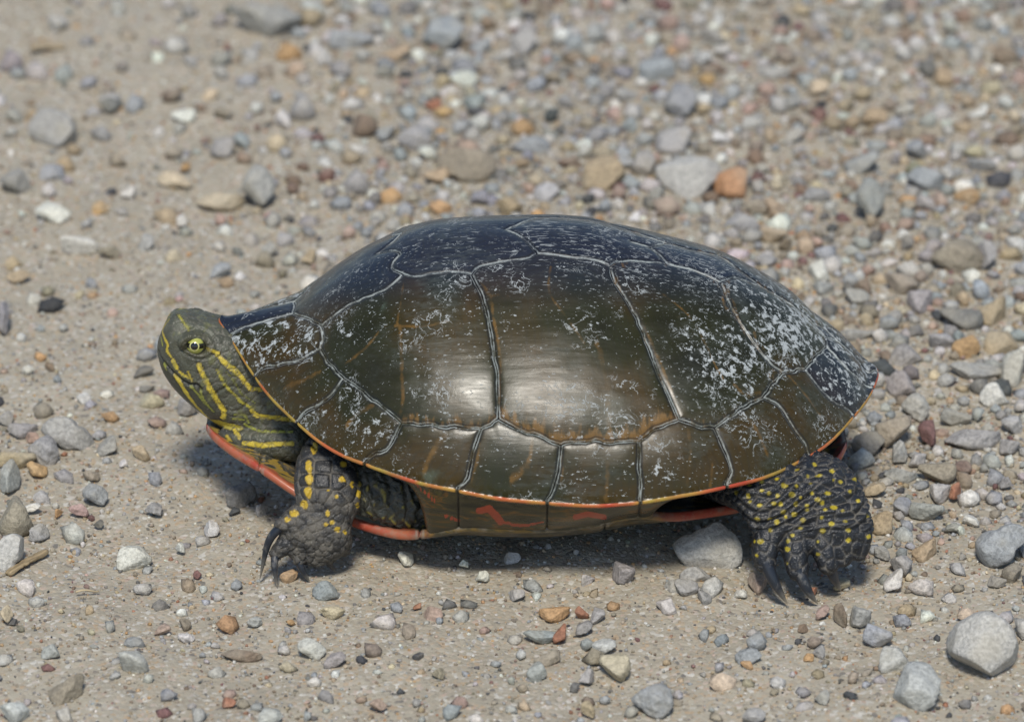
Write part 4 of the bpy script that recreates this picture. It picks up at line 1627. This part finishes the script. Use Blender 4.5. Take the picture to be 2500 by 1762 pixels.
def size_word(w):
    return "large" if w >= 100 else "medium-sized" if w >= 62 else "small" if w >= 36 else "tiny"


COUNT = {}


def stone(px, py, w, h, colour, label=None, shape=None, yaw=None, bury=0.55, name="stone"):
    r = np.random.default_rng(int(px * 7 + py * 13 + w))
    hh = 0.5 * h * 1.18
    a = 0.5 * w * 1.12
    b = 1.22 * hh
    c = 1.0 * hh
    zc = c * bury * U
    P = on_ground(px, py, zc)
    k = np.dot(P - CAM, FWD) / DIST
    a, b, c = a * U * k, b * U * k, c * U * k
    gz = float(ground_height(np.array([P[0]]), np.array([P[1]]))[0])
    me = SHAPES[int(r.integers(0, 10)) if shape is None and w >= 55 else int(r.integers(10, 26)) if shape is None else shape]
    o = bpy.data.objects.new(name, me)
    COL.objects.link(o)
    o.location = (P[0], P[1], c * bury + gz * 0.5)
    o.scale = (a, b, c)
    if yaw is None:
        yaw = r.uniform(-0.25, 0.25) + (math.pi if r.random() < 0.5 else 0)
    o.rotation_euler = (r.uniform(-0.16, 0.16), r.uniform(-0.16, 0.16), yaw)
    t = tint(colour, r)
    o.color = (t[0], t[1], t[2], 1)
    z = zone(px, py)
    if label:
        tag(o, label, "stone")
    else:
        kind = "pebble" if w < 62 else "stone"
        flat = "flat " if h < 0.5 * w else "rounded " if abs(h - w) < 0.15 * w else ""
        tag(o, ("%s %s%s %s %s" % (size_word(w), flat, WORD[colour], kind, z)).replace("  ", " "), kind, "stones lying " + z)
    PLACED.append((P[0], P[1], max(a, b)))
    return o


def outline_stone(pts, depth, colour, label, seed, lift=0.28):
    """stone whose outline follows the photograph, with its own depth, resting on the ground"""
    pts = np.array(pts, float)
    c = pts.mean(0)
    base_y = pts[:, 1].max()
    hpx = base_y - pts[:, 1].min()
    zc = 0.27 * hpx * U
    P = on_ground(c[0], c[1], zc)
    sc = np.dot(P - CAM, FWD) / DIST * U
    V, F = ICO[4]
    rel = (pts - c) * np.array([1, -1])
    ang = np.arctan2(rel[:, 1], rel[:, 0])
    rad = np.hypot(rel[:, 0], rel[:, 1])
    o = np.argsort(ang)
    ang, rad = ang[o], rad[o]
    up_flat = V @ np.array([0, math.sin(ELEV), math.cos(ELEV)])
    rt = V[:, 0]
    th = np.arctan2(up_flat, rt)
    R = np.interp(th, np.concatenate([ang - 2 * np.pi, ang, ang + 2 * np.pi]), np.tile(rad, 3))
    plane = np.hypot(rt, up_flat)
    q = np.clip(plane, 0, 1) ** 0.45
    d = V @ FWD
    S3, _ = stone_shape(seed, 4, 0.8, 0.8)
    wob = np.linalg.norm(S3, axis=1)
    wob = wob / wob.mean()
    dd = np.sign(d) * np.abs(d) ** 0.7 * depth * (0.4 + 0.6 * wob)
    px_ = np.cos(th) * R * q
    py_ = np.sin(th) * R * q
    W_ = P + (np.outer(px_, RGT) + np.outer(py_, UPV) + np.outer(dd, FWD)) * sc
    nz = fractal((W_ - P) * 1000, 0.16, seed, 2)
    nz2 = fractal((W_ - P) * 1000, 0.55, seed + 5, 3)
    W_ = P + (W_ - P) * (1 + 0.06 * nz + 0.05 * nz2)[:, None]
    rr_ = np.random.default_rng(seed)
    for _ in range(7):
        nn = rr_.normal(size=3) * 0.9 - FWD * 1.0 + np.array([0, 0, 0.15])
        nn /= np.linalg.norm(nn)
        pr = (W_ - P) @ nn
        lim_ = np.percentile(pr, 97) * rr_.uniform(0.78, 0.96)
        over = np.clip(pr - lim_, 0, None)
        W_ = W_ - np.outer(over * 0.92, nn)
    zmin = W_[:, 2].min()
    W_[:, 2] += -0.0012 - zmin if zmin > -0.0012 else 0.0
    loc = np.array([P[0], P[1], 0.0])
    o = mesh_obj("stone", W_ - loc, F, M_STONE)
    bmx = bmesh.new()
    bmx.from_mesh(o.data)
    bmesh.ops.recalc_face_normals(bmx, faces=bmx.faces)
    bmx.to_mesh(o.data)
    bmx.free()
    o.location = loc
    o.color = tuple(1.18 * q for q in COLS[colour]) + (1,)
    tag(o, label, "stone")
    PLACED.append((P[0], P[1], 0.5 * np.ptp(pts[:, 0]) * sc))


outline_stone([(1600 + .3091 * a, 1000 + .3091 * b) for a, b in ((135, 1070), (180, 1020), (290, 980), (400, 925), (500, 880), (560, 940), (670, 1040), (695, 1150), (680, 1220), (580, 1290), (420, 1265), (220, 1220), (160, 1140))],
              52, 'pale', "large angular pale grey stone lying just before the hind foot", 31)
outline_stone([(.3955 * a, 600 + .3955 * b) for a, b in ((245, 1130), (310, 1065), (370, 1060), (480, 1110), (560, 1170), (590, 1230), (580, 1275), (480, 1250), (360, 1215), (290, 1180))],
              44, 'grey', "long flat-topped grey stone on the sand ahead of the turtle's chin", 32)
outline_stone([(1660 + .372 * a, 1160 + .372 * b) for a, b in ((1730, 1090), (1850, 960), (2020, 890), (2150, 960), (2200, 1060), (2230, 1200), (2190, 1310), (2100, 1330), (1900, 1270), (1760, 1150))],
              85, 'pale', "biggest pale grey rock on the sand past the hind claws", 33)
outline_stone([(1660 + .372 * a, 1160 + .372 * b) for a, b in ((1940, 430), (2080, 360), (2260, 340), (2270, 430), (2200, 480), (2110, 590), (2010, 600), (1960, 540))],
              50, 'bluish', "craggy grey stone with a dark overhang past the hind foot", 34)
outline_stone([(.3956 * a, .3956 * b) for a, b in ((190, 700), (300, 670), (400, 700), (470, 790), (450, 880), (360, 920), (230, 880), (170, 800))],
              50, 'grey', "blocky grey stone alone on the blurred sand behind the head", 35)
outline_stone([(800 + .3956 * a, .3956 * b) for a, b in ((660, 990), (730, 940), (880, 930), (1020, 960), (1040, 1040), (1000, 1120), (900, 1140), (780, 1090))],
              60, 'dun', "oblong brown-grey stone with a shadowed base behind the shell's crown", 36)
outline_stone([(800 + .3956 * a, .3956 * b) for a, b in ((1600, 1000), (1700, 965), (1800, 990), (1835, 1080), (1810, 1170), (1720, 1220), (1580, 1230), (1570, 1120))],
              55, 'tan', "chunky tan-grey stone behind the shell's crown", 37)
outline_stone([(1600 + .3956 * a, .3956 * b) for a, b in ((0, 1030), (120, 985), (260, 970), (410, 1040), (330, 1150), (200, 1260), (110, 1190))],
              50, 'pale', "pointed pale grey stone beside the round orange pebble", 38)
outline_stone([(.372 * a, 1160 + .372 * b) for a, b in ((0, 430), (90, 380), (150, 410), (165, 480), (110, 570), (30, 650), (-60, 690), (-80, 520))],
              40, 'pale', "pale grey slab of stone beside the straw", 39)

ST = [  # px, py, width, height, colour  (photograph pixels)
    (1790, 447, 80, 66, 'orange', "round flat orange-brown pebble behind the shell"), (709, 1402, 47, 34, 'orange', "small orange pebble between the fore claws"),
    (798, 1446, 66, 42, 'bluish', "small bluish grey pebble in front of the fore claws"), (807, 1491, 67, 34, 'cream', "cream-orange pebble in front of the bluish one by the fore claws"),
    (1345, 1491, 88, 34, 'orange', "capsule-shaped orange-tan pebble in front of the belly"), (1418, 1491, 38, 28, 'red', "rusty pebble at the end of the capsule-shaped orange one"),
    (1317, 1547, 84, 32, 'bluish', "flat leaf-shaped bluish grey chip in front of the belly"), (1369, 1543, 38, 46, 'red', "rusty brown pebble behind the flat bluish chip"),
    (1500, 1614, 72, 66, 'cream', "yellowish quartz pebble on the sand in front of the shell"), (761, 1580, 64, 42, 'white', "bluish white flat chip in front of the fore foot"),
    (2362, 849, 80, 62, 'orange', "smooth orange pebble in the gravel level with the tail"), (2441, 833, 80, 75, 'tan', "rounded tan pebble beside the smooth orange one"), (2429, 758, 84, 75, 'tan', "rounded tan pebble above the grey cobbles level with the tail"),
    (2265, 1055, 46, 60, 'maroon', "maroon pebble in the gravel behind the hind leg"), (2378, 1061, 132, 58, 'grey', "brick-shaped grey stone in the gravel behind the hind leg"),
    (2155, 1275, 62, 46, 'tan', "tan oval pebble touching the hind foot's heel side"), (2184, 1417, 50, 56, 'white', "greenish white pebble past the hind claws"), (2330, 1193, 28, 38, 'red', "brick-red pebble behind the hind foot"),
    (2052, 1499, 34, 48, 'brown', "dark brown upright pebble in front of the hind claws"), (2099, 1506, 53, 53, 'grey', "squarish grey pebble beside the dark brown upright one"),
    (324, 1346, 84, 66, 'white', "elongated off-white stone tilted on the bare sand by the straw"), (40, 1253, 84, 94, 'dun', "rounded brown cobble at the edge of the bare sand"), (641, 52, 180, 92, 'grey', "broadest blocky grey stone, far behind the nuchal edge"),
    (538, 479, 112, 50, 'cream', "flat cream stone on the blurred sand behind the head"), (633, 455, 76, 92, 'grey', None), (594, 1196, 88, 62, 'darkgrey', "dark grey stone in the shade under the throat"), (639, 1240, 52, 30, 'grey', "grey pebble in the shade beside the fore leg"),
    (591, 1591, 96, 34, 'brown', "long dark purplish-brown flat chip of stone on the sand ahead of the fore foot"),
    (571, 1242, 28, 18, 'dark'), (16, 1021, 42, 34, 'grey'), (49, 1045, 84, 38, 'grey'), (77, 1063, 32, 24, 'pink'), (105, 1102, 68, 60, 'grey'), (43, 1118, 88, 50, 'tan'), (89, 1144, 48, 36, 'orange'), (20, 1166, 48, 70, 'grey'),
    (264, 1092, 54, 44, 'grey'), (305, 1128, 25, 19, 'white'), (346, 1102, 44, 31, 'tan'), (233, 1203, 56, 47, 'bluish'), (223, 1156, 40, 25, 'dun'), (368, 978, 60, 36, 'cream'), (348, 903, 52, 30, 'dark'), (362, 946, 42, 18, 'darkgrey'),
    (202, 972, 39, 28, 'white'), (455, 997, 52, 44, 'grey'), (123, 897, 25, 20, 'brown'), (10, 778, 44, 86, 'grey'), (49, 669, 62, 28, 'tan'), (421, 630, 38, 28, 'cream'), (273, 612, 60, 38, 'dun'), (91, 1300, 53, 36, 'grey'), (76, 1232, 42, 25, 'white'),
    (515, 1286, 38, 37, 'pale'), (443, 1329, 27, 27, 'white'), (322, 1617, 68, 76, 'pale'), (130, 1593, 54, 35, 'grey'), (167, 1680, 92, 72, 'dun'), (33, 1729, 74, 58, 'white'), (160, 1744, 46, 42, 'pale'), (815, 1606, 53, 37, 'grey'),
    (396, 1530, 42, 27, 'pink'), (450, 1513, 31, 29, 'dun'), (456, 1551, 42, 24, 'white'), (625, 1515, 38, 28, 'pale'), (15, 1498, 32, 46, 'cream'), (33, 1519, 24, 16, 'dark'), (558, 1714, 34, 27, 'red'), (484, 1396, 23, 19, 'maroon'), (242, 1275, 28, 20, 'dark'),
    (193, 1240, 46, 30, 'pink'), (383, 1238, 53, 34, 'grey'), (141, 1244, 27, 21, 'orange'), (990, 1361, 34, 37, 'white'), (1135, 1370, 27, 22, 'white'), (1248, 1359, 45, 27, 'pale'), (1176, 1404, 35, 28, 'white'), (1262, 1450, 36, 30, 'grey'),
    (1455, 1497, 39, 38, 'grey'), (1421, 1528, 42, 37, 'grey'), (1477, 1569, 56, 40, 'pale'), (1343, 1599, 72, 38, 'dun'), (1314, 1632, 56, 48, 'grey'), (1522, 1405, 54, 54, 'grey'), (1433, 1413, 35, 33, 'pale'), (1630, 1480, 49, 40, 'pale'),
    (1645, 1435, 53, 34, 'grey'), (1055, 1498, 49, 36, 'pink'), (1020, 1478, 21, 17, 'red'), (1593, 1703, 94, 62, 'bluish'), (1436, 1722, 34, 34, 'tan'), (1434, 1647, 42, 34, 'grey'), (919, 1714, 49, 31, 'pink'), (1075, 1640, 38, 30, 'dun'),
    (1023, 1599, 31, 20, 'dark'), (1701, 1409, 75, 34, 'grey'), (1671, 1439, 58, 46, 'grey'), (1718, 1458, 38, 36, 'grey'), (1848, 1417, 57, 54, 'pink'), (1805, 1450, 34, 23, 'white'), (2054, 1417, 42, 33, 'tan'), (1985, 1435, 28, 23, 'red'),
    (2196, 1372, 60, 58, 'grey'), (2263, 1339, 68, 52, 'tan'), (2475, 1390, 52, 48, 'dun'), (2434, 1420, 42, 30, 'grey'), (2264, 1240, 84, 50, 'grey'), (2200, 1230, 54, 40, 'bluish'), (2289, 1192, 57, 45, 'pale'), (2374, 1266, 43, 24, 'white'),
    (2322, 1285, 42, 24, 'grey'), (2346, 1290, 18, 24, 'white'), (2136, 1193, 50, 37, 'tan'), (2155, 1346, 40, 30, 'grey'), (2006, 1491, 35, 34, 'pink'), (1958, 1536, 26, 21, 'brown'), (1831, 1605, 70, 38, 'bluish'), (2002, 1593, 33, 30, 'grey'),
    (1824, 1623, 32, 20, 'orange'), (1974, 1605, 23, 22, 'orange'), (2181, 1599, 72, 78, 'pale'), (2144, 1547, 68, 60, 'bluish'), (2229, 1685, 126, 112, 'pale'), (2010, 1703, 40, 35, 'grey'), (2077, 1700, 35, 23, 'dark'), (1835, 1740, 66, 34, 'grey'),
    (2002, 663, 52, 54, 'white'), (2006, 703, 56, 36, 'grey'), (2089, 731, 60, 44, 'grey'), (2240, 735, 72, 60, 'grey'), (2196, 691, 92, 58, 'dun'), (2335, 632, 116, 70, 'dun'), (2406, 628, 44, 70, 'grey'), (2346, 778, 102, 60, 'darkgrey'), (2295, 837, 64, 54, 'grey'),
    (2216, 877, 76, 50, 'grey'), (2378, 912, 126, 50, 'grey'), (2473, 905, 60, 78, 'pale'), (2204, 944, 72, 54, 'grey'), (2234, 991, 60, 54, 'pale'), (2186, 1039, 86, 86, 'dun'), (2125, 1080, 86, 54, 'darkgrey'), (2190, 1104, 48, 54, 'grey'),
    (2335, 1019, 72, 46, 'grey'), (2244, 1118, 52, 36, 'pale'), (2287, 1146, 92, 52, 'dun'), (2198, 1152, 76, 40, 'grey'), (2346, 1134, 50, 30, 'brown'), (2465, 1090, 44, 40, 'grey'), (2461, 1173, 36, 28, 'grey'), (2477, 1035, 62, 50, 'pale'), (2430, 972, 68, 54, 'white'),
    (2111, 703, 36, 40, 'brown'), (2070, 784, 36, 24, 'brown'), (2097, 821, 64, 35, 'grey'), (2200, 762, 32, 24, 'cream'), (45, 445, 82, 70, 'grey'), (127, 423, 60, 50, 'bluish'), (36, 285, 42, 32, 'grey'), (130, 522, 82, 44, 'white'), (427, 439, 88, 32, 'cream'),
    (190, 597, 96, 50, 'white'), (740, 257, 64, 64, 'grey'), (696, 293, 44, 40, 'white'), (704, 127, 62, 46, 'orange'), (763, 32, 52, 48, 'pale'), (858, 107, 104, 60, 'bluish'), (593, 344, 52, 32, 'bluish'), (281, 384, 52, 34, 'dun'), (316, 471, 44, 28, 'white'), (439, 536, 32, 32, 'white'),
    (241, 514, 44, 30, 'orange'), (28, 146, 56, 52, 'grey'), (138, 55, 56, 42, 'pale'), (665, 605, 48, 32, 'grey'), (447, 285, 56, 36, 'white'), (455, 403, 30, 24, 'orange'), (546, 360, 58, 44, 'grey'), (356, 593, 42, 42, 'grey'), (1069, 87, 120, 84, 'bluish'), (1180, 107, 62, 36, 'bluish'),
    (1132, 194, 62, 36, 'white'), (1065, 427, 58, 42, 'tan'), (1298, 364, 84, 42, 'bluish'), (1563, 411, 70, 62, 'grey'), (1611, 166, 104, 66, 'bluish'), (1650, 257, 92, 76, 'bluish'), (1647, 344, 94, 56, 'grey'), (1397, 400, 66, 38, 'brown'), (1283, 103, 70, 58, 'grey'),
    (1156, 253, 66, 42, 'bluish'), (1164, 277, 46, 26, 'dark'), (1077, 502, 56, 42, 'orange'), (1239, 502, 70, 50, 'tan'), (1010, 340, 74, 50, 'grey'), (946, 320, 50, 38, 'bluish'), (879, 364, 44, 28, 'white'), (871, 443, 66, 58, 'grey'), (1061, 257, 46, 30, 'red'), (887, 301, 62, 56, 'brown'),
    (1524, 225, 58, 34, 'grey'), (1552, 534, 40, 24, 'white'), (1512, 502, 36, 30, 'white'), (1338, 471, 66, 42, 'pale'), (1607, 479, 42, 42, 'grey'), (1770, 119, 58, 32, 'pale'), (1790, 194, 48, 24, 'white'), (1885, 178, 102, 32, 'grey'), (1996, 214, 48, 40, 'cream'), (2067, 253, 50, 42, 'tan'),
    (2130, 285, 74, 42, 'tan'), (2106, 396, 86, 54, 'bluish'), (2264, 427, 90, 66, 'bluish'), (2126, 490, 66, 96, 'grey'), (2264, 498, 52, 42, 'grey'), (2360, 479, 60, 32, 'orange'), (1897, 443, 36, 32, 'cream'), (1814, 542, 90, 46, 'grey'), (1889, 570, 70, 46, 'tan'), (1920, 593, 36, 36, 'brown'),
    (2213, 585, 36, 32, 'darkgrey'), (1853, 451, 40, 36, 'grey'), (1996, 467, 62, 40, 'grey'), (2241, 356, 58, 50, 'bluish'), (1758, 340, 48, 36, 'white'), (2395, 396, 70, 32, 'bluish'), (2391, 277, 50, 28, 'white'), (1930, 250, 46, 30, 'grey'), (1840, 300, 62, 40, 'grey'), (1935, 330, 52, 36, 'pale')]
for row in ST:
    px, py, w, h, c = row[:5]
    stone(px, py, w, h, c, row[5] if len(row) > 5 else None)
N_HERO = len(PLACED)


# ---- further loose stones, scattered where the photograph shows gravel
def density(px, py):
    """0..1: how gravelly the road is here"""
    right = 1 / (1 + math.exp(-(px - 820 - 0.25 * max(py - 600, 0) * 4) / 130))
    d = 0.16 + 0.84 * right * (1.0 if py < 700 else 1 / (1 + math.exp((py - 1240) / 70)))
    if px > 1900:
        d = max(d, 0.75 / (1 + math.exp((py - 1330) / 70)) + 0.15)
    return min(d, 1.0)


def under_turtle(x, y, r):
    xp, L = x / U + 1342, -y / U
    if 440 < xp < 2140 and -540 < L < 470 and ((xp - 1300) / (820 + r / U)) ** 2 + (L / (500 + r / U)) ** 2 < 1:
        return True
    for fx, fl, fr in ((740, 430, 120), (1975, 520, 170), (870, -430, 110), (1790, -430, 120)):
        if (xp - fx) ** 2 + (L - fl) ** 2 < (fr + r / U) ** 2:
            return True
    return False


from collections import defaultdict
HASH = defaultdict(list)


def hkey(x, y):
    return int(x // 0.012), int(y // 0.012)


for p in PLACED:
    HASH[hkey(p[0], p[1])].append(p)


def free(x, y, r, gap=0.82):
    kx, ky = hkey(x, y)
    for i in (-1, 0, 1):
        for j in (-1, 0, 1):
            for q in HASH[(kx + i, ky + j)]:
                if (q[0] - x) ** 2 + (q[1] - y) ** 2 < ((q[2] + r) * gap) ** 2:
                    return False
    return True


MIXC = ['grey'] * 9 + ['bluish'] * 5 + ['pale'] * 5 + ['dun'] * 7 + ['white'] * 3 + ['tan'] * 4 + ['orange'] * 2 + ['brown'] * 2 + ['pink'] * 2 + ['red'] * 1 + ['darkgrey'] * 2 + ['dark'] * 1 + ['cream'] * 2 + ['maroon'] * 1
r2 = np.random.default_rng(11)
need = 300 - N_HERO
tries = 0
while need > 0 and tries < 20000:
    tries += 1
    px, py = r2.uniform(-20, 2520), r2.uniform(-10, 1770)
    if r2.random() > density(px, py) ** 1.5:
        continue
    w = float(np.clip(r2.lognormal(math.log(46), 0.25), 34, 84))
    P = on_ground(px, py, 0.0)
    if under_turtle(P[0], P[1], w * 0.6 * U) or not free(P[0], P[1], w * 0.5 * U, 0.95):
        continue
    stone(px, py, w, w * r2.uniform(0.55, 0.85), MIXC[int(r2.integers(0, len(MIXC)))])
    HASH[hkey(P[0], P[1])].append(PLACED[-1])
    need -= 1

# ---- the rest of the gravel and the grit, far too many to count
LOW = {1: [stone_shape(300 + i, 1, 0.5)[0] for i in range(14)], 2: [stone_shape(340 + i, 2, 0.5)[0] for i in range(14)]}
# a coarser ball for grit
tb = bmesh.new()
bmesh.ops.create_icosphere(tb, subdivisions=1, radius=1.0)
tb.free()
phi_ = (1 + 5 ** 0.5) / 2
OV = np.array([(-1, phi_, 0), (1, phi_, 0), (-1, -phi_, 0), (1, -phi_, 0), (0, -1, phi_), (0, 1, phi_), (0, -1, -phi_), (0, 1, -phi_), (phi_, 0, -1), (phi_, 0, 1), (-phi_, 0, -1), (-phi_, 0, 1)]) / math.sqrt(1 + phi_ ** 2)
OF = np.array([(0, 11, 5), (0, 5, 1), (0, 1, 7), (0, 7, 10), (0, 10, 11), (1, 5, 9), (5, 11, 4), (11, 10, 2), (10, 7, 6), (7, 1, 8), (3, 9, 4), (3, 4, 2), (3, 2, 6), (3, 6, 8), (3, 8, 9), (4, 9, 5), (2, 4, 11), (6, 2, 10), (8, 6, 7), (9, 8, 1)])
LOW[0] = [OV * r2.uniform(0.75, 1.1, (12, 1)) for _ in range(20)]
LOWF = {0: OF, 1: ICO[1][1], 2: ICO[2][1]}


def scatter(name, n, lo, hi, sub, power, seed, floor, flat=0.62, jitter=0.18, tone=None, region=(-330, 2830, -330, 2050), avoid=True, skew=1.7, gap=0.9):
    r = np.random.default_rng(seed)
    Vs, Fs, Cs, off = [], [], [], 0
    Fb = LOWF[sub]
    got = 0
    for _ in range(n * 6):
        if got >= n:
            break
        px, py = r.uniform(region[0], region[1]), r.uniform(region[2], region[3])
        if r.random() > max(density(px, py) ** power, floor):
            continue
        d = lo * (hi / lo) ** (r.random() ** skew)
        P = on_ground(px, py, 0.0)
        R = 0.5 * d * U * (np.dot(P - CAM, FWD) / DIST)
        if avoid and hi > 24:
            if under_turtle(P[0], P[1], R) or not free(P[0], P[1], R, gap):
                continue
            HASH[hkey(P[0], P[1])].append((P[0], P[1], R))
        B = LOW[sub][int(r.integers(0, len(LOW[sub])))]
        sc = R * np.array([r.uniform(0.85, 1.2), r.uniform(0.75, 1.1), flat * r.uniform(0.8, 1.2)])
        a = r.uniform(0, 2 * math.pi)
        tl = r.normal(0, jitter, 2)
        M = np.array([[math.cos(a), -math.sin(a), 0], [math.sin(a), math.cos(a), 0], [0, 0, 1]])
        M = M @ np.array([[1, 0, tl[0]], [0, 1, tl[1]], [-tl[0], -tl[1], 1]])
        V = (B * sc) @ M.T
        gz = float(ground_height(np.array([P[0]]), np.array([P[1]]))[0])
        V = V + np.array([P[0], P[1], gz + sc[2] * r.uniform(0.15, 0.6)])
        Vs.append(V)
        Fs.append(Fb + off)
        off += len(V)
        col_ = tint((tone or MIXC)[int(r.integers(0, len(tone or MIXC)))], r, 0.22)
        Cs.append(np.tile(col_, (len(V), 1)))
        got += 1
    print(name, got)
    o = mesh_obj(name, np.vstack(Vs), np.vstack(Fs), M_STONE_A, smooth=sub > 0)
    cattr(o.data, "tint", np.vstack(Cs))
    return o


GRITC = MIXC + ['dun'] * 8 + ['tan'] * 6 + ['white'] * 4 + ['dark'] * 3 + ['orange'] * 3 + ['brown'] * 4
GRAVC = ['grey'] * 8 + ['bluish'] * 8 + ['pale'] * 9 + ['white'] * 4 + ['dun'] * 5 + ['tan'] * 3 + ['orange', 'pink', 'pink', 'brown', 'brown', 'darkgrey', 'darkgrey', 'dark', 'cream', 'maroon']
g1 = scatter("gravel", 5200, 24, 70, 1, 1.7, 21, 0.02, flat=0.8, skew=0.95, gap=0.78, tone=GRAVC)
tag(g1, "loose grey and tan gravel filling in between the bigger stones", "gravel", kind="stuff")
g2 = scatter("fine_gravel", 9000, 10, 24, 1, 1.0, 22, 0.22, flat=0.75, avoid=False)
tag(g2, "fine gravel of mixed colours strewn over the sand", "gravel", kind="stuff")
g3 = scatter("grit", 56000, 4, 12, 0, 0.4, 23, 0.55, flat=0.85, tone=GRITC, avoid=False)
tag(g3, "sandy grit covering the packed ground", "grit", kind="stuff")

# ================================================================ straw and splinters
def splinter(name, a, b, w, th, colour, label, cat, lift=0.0004, ragged=0.25):
    A, B = on_ground(*a), on_ground(*b)
    n = 22
    t = (B - A) / np.linalg.norm(B - A)
    side = np.array([-t[1], t[0], 0.0])
    r = np.random.default_rng(int(a[0] * 3 + b[1]))
    V = []
    for i in range(n):
        f = i / (n - 1)
        c = A + (B - A) * f + np.array([0, 0, lift + th * 0.35 + 0.0004 * math.sin(f * 5)])
        ww = w * (1 + ragged * r.normal(0, 0.35)) * (0.65 if i in (0, n - 1) else 1)
        for k in range(10):
            an = 2 * math.pi * k / 10
            V.append(c + side * math.cos(an) * ww * 0.5 + np.array([0, 0, 1]) * math.sin(an) * th * 0.5 * (1 + 0.1 * r.normal()))
    F = [(i * 10 + j, i * 10 + (j + 1) % 10, (i + 1) * 10 + (j + 1) % 10, (i + 1) * 10 + j) for i in range(n - 1) for j in range(10)]
    F += [(0, 9 - k, 8 - k, 8 - k) for k in range(0)]
    o = mesh_obj(name, V, F)
    bmx = bmesh.new()
    bmx.from_mesh(o.data)
    bmesh.ops.holes_fill(bmx, edges=[e for e in bmx.edges if e.is_boundary])
    bmesh.ops.recalc_face_normals(bmx, faces=bmx.faces)
    bmx.to_mesh(o.data)
    bmx.free()
    m = NT(name + "_fibre")
    P = m.coord('Object', (1, 1, 1), rot=(0, 0, -math.atan2(t[1], t[0])))
    mp = m.t.nodes.new("ShaderNodeMapping")
    mp.inputs[3].default_value = (0.08, 1, 1)
    m.t.links.new(P, mp.inputs[0])
    fib = m.noise(mp.outputs[0], 1600, 3, 0.6)
    c = m.mix(m.rng(fib, 0.35, 0.65), tuple(x * 0.62 for x in colour), tuple(x * 1.15 for x in colour))
    m.bump(fib, 0.6, 0.0003)
    o.data.materials.append(m.set(Base_Color=c, Roughness=0.7))
    tag(o, label, cat)
    return o


splinter("straw", (20, 1408), (114, 1348), 0.0026, 0.0012, (0.33, 0.25, 0.14), "flat piece of dry tan straw leaning on the pale grey slab", "straw")
splinter("straw", (185, 1450), (242, 1444), 0.0006, 0.0005, (0.45, 0.36, 0.22), "thin thread-like straw lying on the bare sand", "straw")
splinter("wood_chip", (75, 126), (158, 118), 0.0042, 0.0022, (0.36, 0.29, 0.19), "blurred pale wood splinter on the sand behind the head", "wood chip", ragged=0.5)

# ---- stones that would share a label are told apart by what lies next to them
named = [o for o in S.objects if o.name.split('.')[0] == "stone" and o.parent is None]
by = defaultdict(list)
for o in named:
    by[o["label"]].append(o)
for lab, objs in list(by.items()):
    if len(objs) < 2:
        continue
    for o in objs:
        zz = " ".join(lab.split())
        best, bd = None, 1e9
        me_words = lab.split()
        for q in named:
            if q is o or q["label"].split()[:3] == me_words[:3]:
                continue
            d_ = (q.location - o.location).length
            if d_ < bd:
                best, bd = q, d_
        desc = best["label"]
        for cut in (" in the", " on the", " in front", " behind", " past", " beside", " between", " at the", " by the", " lying", " alone", " with", " far", " touching", " tilted", ","):
            if cut in desc:
                desc = desc.split(cut)[0]
        head_ = lab
        for cut in (" in the", " on the", " in front"):
            if cut in head_:
                head_ = head_.split(cut)[0]
                break
        tail_ = lab[len(head_) + 1:].split(", ")[0]
        art = "an" if desc[0] in "aeiou" else "a"
        new = "%s beside %s %s %s" % (head_, art, desc, tail_)
        o["newlabel"] = " ".join(new.split()[:16])
for o in named:
    if "newlabel" in o:
        o["label"] = o["newlabel"]
        del o["newlabel"]

print("TRIANGLES", sum(len(o.data.polygons) * (2 if len(o.data.polygons) and len(o.data.polygons[0].vertices) == 4 else 1) for o in S.objects if o.type == 'MESH'), "body", len(body.data.polygons))
